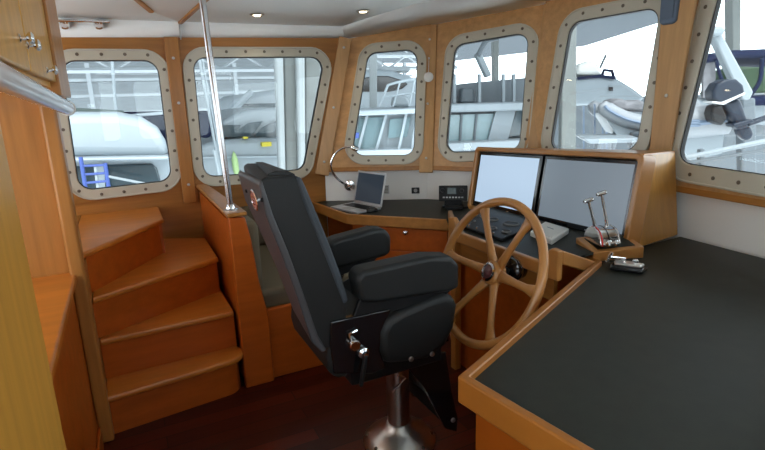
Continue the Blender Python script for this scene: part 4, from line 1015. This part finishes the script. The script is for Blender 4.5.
pipe('bow_rail', [(379, 107), (388, 85), (397, 82.5), (430, 76)], 'f', 8.4, .022, 'gel', t)
pipe('bow_rail', [(383, 97), (430, 91)], 'f', 8.4, .014, 'gel', t)
for a in ((400, 82, 393, 107), (415, 79, 409, 106)): pipe('stanchion', [a[:2], a[2:]], 'f', 8.4, .015, 'gel', t)
slab('helm_seat', [(391, 107), (393, 98), (398, 94), (406, 95), (410, 100), (411, 107)], 'f', 8.7, .6, 'gel2', t, bevel=.05, seg=3)
tag(slab('shed_column', [(369, 30), (377.5, 30), (376.5, 160), (370, 160)], 'f', 10.5, .35, 'conw', bevel=.02), 'slim white shed column seen in the first bow window', 'column')
tag(slab('blue_tag', [(354.5, 133), (359, 132.5), (359, 138), (354.5, 138.5)], 'f', 7.7, .03, 'blue', bevel=.004), 'small blue tag low in the first bow window', 'sign')

# --- through the second bow window
t = boat('trawler_yacht', 'white trawler yacht with green tinted saloon windows in the second bow window', 'boat', (480, 160), 'f', 9)
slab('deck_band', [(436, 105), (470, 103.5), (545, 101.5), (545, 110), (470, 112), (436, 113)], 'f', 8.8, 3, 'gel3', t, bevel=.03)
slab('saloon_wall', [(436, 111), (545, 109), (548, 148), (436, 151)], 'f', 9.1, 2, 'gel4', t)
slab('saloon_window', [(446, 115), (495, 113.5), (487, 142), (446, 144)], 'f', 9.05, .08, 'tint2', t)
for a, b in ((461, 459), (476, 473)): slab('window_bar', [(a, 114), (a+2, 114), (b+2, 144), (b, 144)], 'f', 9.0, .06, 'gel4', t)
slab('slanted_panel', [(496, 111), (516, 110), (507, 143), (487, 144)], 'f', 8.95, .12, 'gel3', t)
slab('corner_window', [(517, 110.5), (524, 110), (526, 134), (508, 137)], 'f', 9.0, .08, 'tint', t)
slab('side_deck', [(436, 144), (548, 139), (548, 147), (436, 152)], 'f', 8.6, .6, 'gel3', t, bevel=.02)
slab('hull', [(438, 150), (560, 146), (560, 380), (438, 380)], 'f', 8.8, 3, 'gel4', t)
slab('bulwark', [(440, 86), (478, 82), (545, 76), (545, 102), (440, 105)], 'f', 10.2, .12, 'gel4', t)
slab('bridge_seat', [(462, 88), (474, 88), (476, 103), (460, 103)], 'f', 9.9, .5, 'gel4', t, bevel=.04)
for a in (453.5, 478.5, 502.5, 513): slab('bridge_post', [(a, 74), (a+2.6, 74), (a+2.6, 103), (a, 103)], 'f', 9.8, .10, 'gel3', t)
slab('davit', [(475, 54), (481, 51), (492, 75), (486, 78)], 'f', 10.6, .2, 'gel3', t, bevel=.03)
pipe('davit_arm', [(478, 56), (486, 42), (498, 38)], 'f', 10.6, .05, 'gel4', t, smooth_k=4)
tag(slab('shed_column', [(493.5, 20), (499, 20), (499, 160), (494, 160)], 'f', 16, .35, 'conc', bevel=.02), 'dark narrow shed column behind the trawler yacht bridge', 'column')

# --- through the third bow window
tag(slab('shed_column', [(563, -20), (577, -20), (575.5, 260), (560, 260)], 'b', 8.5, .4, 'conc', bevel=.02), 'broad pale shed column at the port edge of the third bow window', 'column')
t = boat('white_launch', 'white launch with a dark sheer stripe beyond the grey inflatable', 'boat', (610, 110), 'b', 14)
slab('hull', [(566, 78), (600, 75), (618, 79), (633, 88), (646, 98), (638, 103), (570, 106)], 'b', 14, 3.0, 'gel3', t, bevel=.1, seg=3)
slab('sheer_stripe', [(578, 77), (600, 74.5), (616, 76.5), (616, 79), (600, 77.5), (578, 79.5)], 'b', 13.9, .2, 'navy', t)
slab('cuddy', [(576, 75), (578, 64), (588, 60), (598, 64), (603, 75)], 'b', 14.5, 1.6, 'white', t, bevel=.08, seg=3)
slab('port_light', [(609, 87), (613, 87), (613, 91), (609, 91)], 'b', 13.95, .1, 'black', t)
pipe('bow_rail', [(602, 76), (604, 70), (612, 71), (614, 79)], 'b', 14.2, .04, 'navy', t)
pipe('aerial', [(600, 68), (606, 55)], 'b', 14.5, .03, 'gel4', t)
def inflatable(label, pxs, kind, c, r, tw, m='rub'):
    n = pl(kind); t = boat('inflatable_dinghy', label, 'dinghy', pxs[0], kind, c)
    pts = spline([at(a, b, n, c) for a, b in pxs], 6)
    rr = [r*(.55+.45*min(1, i/6)) for i in range(len(pts))]
    link('tube', tube(B(), pts, rr, 16), m, t, ang=180)
    link('tube', tube(B(), [p+n*tw for p in pts], rr, 16), m, t, ang=180)
    link('rubbing_strake', tube(B(), [p-n*r*.97-upv*.0 for p in pts[3:]], .028, 6), 'slate', t)
    link('floor_hull', prism(B(), [pts[3]-upv*r, pts[len(pts)//2]-upv*r, pts[-1]-upv*r, pts[-1]-upv*(r*2.2), pts[len(pts)//2]-upv*(r*2.4)], n*tw), 'gel3', t)
    return t
t = inflatable('grey inflatable dinghy under a cloth in the third bow window', [(602, 103), (606, 109), (618, 116), (632, 121), (660, 126)], 'b', 9.0, .125, .9)
slab('cloth', [(609, 107), (612, 101), (622, 98), (628, 102), (640, 100), (650, 105), (656, 112), (640, 112), (622, 111)], 'b', 9.1, .8, 'canvas', t, bevel=.06, seg=3)
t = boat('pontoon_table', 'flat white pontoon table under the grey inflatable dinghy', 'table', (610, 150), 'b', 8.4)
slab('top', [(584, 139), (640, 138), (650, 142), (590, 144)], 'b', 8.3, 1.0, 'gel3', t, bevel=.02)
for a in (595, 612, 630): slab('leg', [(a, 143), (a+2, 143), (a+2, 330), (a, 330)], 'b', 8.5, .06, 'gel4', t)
for j, (a, b) in enumerate(((594, 104), (602, 122), (606, 121), (611, 124), (583, 106))):
    tag(slab('boat_stand', [(a, b), (a+1.6, b), (a+1.6, 300), (a, 300)], 'b', 9.6+.5*j, .05, 'slate'), 'thin dark stand post under the dinghy and launch', 'stand', 'thin stand posts under the small boats')

# --- through the centre bow window
t = boat('davit_crane', 'white slanted crane arm rising over the outboard motor', 'crane', (746, 100), 'b', 6.4)
slab('arm', [(710, 30), (718, 26), (754, 92), (748, 104), (742, 100)], 'b', 6.6, .16, 'gel3', t, bevel=.02)
slab('head', [(711, 27), (724, 25), (727, 31), (722, 36), (711, 36)], 'b', 6.5, .25, 'gel3', t, bevel=.03)
slab('post', [(742, 98), (756, 98), (760, 300), (746, 300)], 'b', 6.6, .2, 'gel4', t, bevel=.02)
tag(slab('shed_column', [(731, -60), (741.5, -60), (741, 60), (733, 60)], 'b', 16, .5, 'conc', bevel=.02), 'dark shed column above the crane arm in the centre bow window', 'column')
t = boat('canopy_boat', 'boat with a dark canvas canopy and clear side curtains behind the outboard motor', 'boat', (740, 120), 'b', 11)
slab('canopy', [(703, 58), (712, 53), (735, 50), (800, 47), (830, 50), (830, 60), (760, 58), (735, 58), (706, 63)], 'b', 10.6, 2.4, 'navy', t, bevel=.05)
slab('side_curtain', [(704, 61), (716, 60), (715, 98), (703, 98)], 'b', 10.7, .1, 'canvas', t)
pipe('canopy_frame', [(762, 58), (760, 80), (750, 96)], 'b', 10.6, .035, 'navy', t, smooth_k=4)
pipe('canopy_frame', [(716, 60), (722, 80), (735, 96)], 'b', 10.6, .03, 'navy', t, smooth_k=4)
slab('gunwale_tube', [(745, 97), (830, 92), (830, 104), (745, 106)], 'b', 10.4, .8, 'navy', t, bevel=.08)
slab('hull', [(690, 98), (830, 96), (835, 140), (700, 146)], 'b', 10.8, 2.2, 'gel3', t, bevel=.08)
t = inflatable('pale inflatable dinghy carrying the outboard motor in the centre bow window', [(672, 118), (680, 122), (695, 122), (712, 120), (726, 118)], 'b', 6.2, .17, .8)
for j in range(2): pipe('stripe', [(686, 121+5*j), (700, 120.5+5*j)], 'b', 6.02, .012, 'slate', t)
# outboard motor
oc = at(727, 96, nb_, 5.9); ou = -nb_.cross(upv).normalized()
t = thing('outboard_motor', 'tilted dark blue grey outboard motor hung on the pale dinghy', 'outboard motor', oc)
slab('cowl', [(713, 100), (713, 91), (718, 83), (726, 79), (737, 79), (744, 85), (746, 93), (742, 99), (730, 101), (722, 104)], 'b', 5.78, .24, 'engine', t, bevel=.06, seg=5)
slab('cowl_band', [(712, 101), (722, 102), (745, 92), (746, 94), (724, 105), (713, 103)], 'b', 5.775, .25, 'grey', t, bevel=.02)
slab('midsection', [(722, 103), (741, 98), (748, 118), (751, 128), (738, 131), (731, 118)], 'b', 5.86, .16, 'engine', t, bevel=.04, seg=4)
slab('cavitation_plate', [(733, 124), (752, 119), (755, 122), (735, 128)], 'b', 5.80, .20, 'engine', t, bevel=.01)
slab('gearcase', [(737, 128), (751, 126), (755, 134), (752, 140), (745, 141), (739, 135)], 'b', 5.88, .12, 'engine', t, bevel=.035, seg=4)
slab('clamp_bracket', [(713, 106), (722, 104), (728, 118), (722, 126), (713, 122), (711, 114)], 'b', 5.84, .20, 'black', t, bevel=.02)
pipe('tiller', [(748, 124), (765, 118), (785, 113)], 'b', 5.9, .028, 'engine', t)
t = boat('dock_rail', 'long white double rail running low across the centre bow window', 'railing', (720, 170), 'b', 4.6)
pipe('rail', [(660, 163), (770, 140), (860, 122)], 'b', 4.7, .020, 'gel3', t)
pipe('rail', [(660, 168), (770, 149), (860, 132)], 'b', 4.7, .014, 'gel4', t)
for a in (700, 741): slab('post', [(a, 150), (a+5, 149), (a+5, 300), (a, 300)], 'b', 5.0, .08, 'gel4', t, bevel=.01)
tag(slab('pontoon_deck', [(660, 140), (700, 135), (830, 132), (840, 150), (660, 160)], 'b', 7.4, 1.8, 'gel4', bevel=.03), 'grey white pontoon deck below the outboard motor', 'deck')
bm = B()
for i in range(26):
    p = at(742+i*7+random.random()*10, 92+random.random()*8, nb_, 30+random.random()*6); lathe(bm, [(0, -1.6), (1.6, -1), (2.1, 0), (1.5, 1.2), (0, 1.7)], p, (random.random()*.4, random.random()*.4, 1), 9)
tag(slab('low_building', [(540, 99), (600, 98), (900, 90), (900, 190), (540, 190)], 'b', 24, 4, 'gel4'), 'long low pale building beyond the small boats', 'building')
tag(link('treeline', bm, 'green'), 'distant line of green trees beyond the shed opening', 'trees', kind='stuff')

# ------------------------------------------------------------------ daylight, camera
wd = bpy.data.worlds.new('overcast'); SC.world = wd; wd.use_nodes = True
nt = wd.node_tree; bg = nt.nodes['Background']
bg.inputs[0].default_value = (.86, .94, 1.0, 1); bg.inputs[1].default_value = 4.6
sn = bpy.data.lights.new('sun', 'SUN'); sn.energy = 4; sn.angle = math.radians(8); so = bpy.data.objects.new('sun', sn); COL.objects.link(so)
so.rotation_euler = V((.30, .45, -.84)).to_track_quat('-Z', 'Y').to_euler(); so.location = (10, -10, 12)
cam = bpy.data.cameras.new('camera'); co = bpy.data.objects.new('camera', cam); COL.objects.link(co)
cam.sensor_width = 36; cam.lens = 36*FPX/765; cam.clip_start = .02; cam.clip_end = 300
mw = Matrix((cR, cU, -cD)).transposed().to_4x4(); mw.translation = EYE; co.matrix_world = mw
SC.camera = co
SC.view_settings.view_transform = 'Standard'; SC.view_settings.look = 'None'; SC.view_settings.gamma = 1; SC.view_settings.use_curve_mapping = False
SC.view_settings.exposure = .0
SC.cycles.max_bounces = 10; SC.cycles.diffuse_bounces = 6; SC.cycles.transparent_max_bounces = 16; SC.cycles.caustics_reflective = False
SC.cycles.use_denoising = True; SC.cycles.sample_clamp_indirect = 6
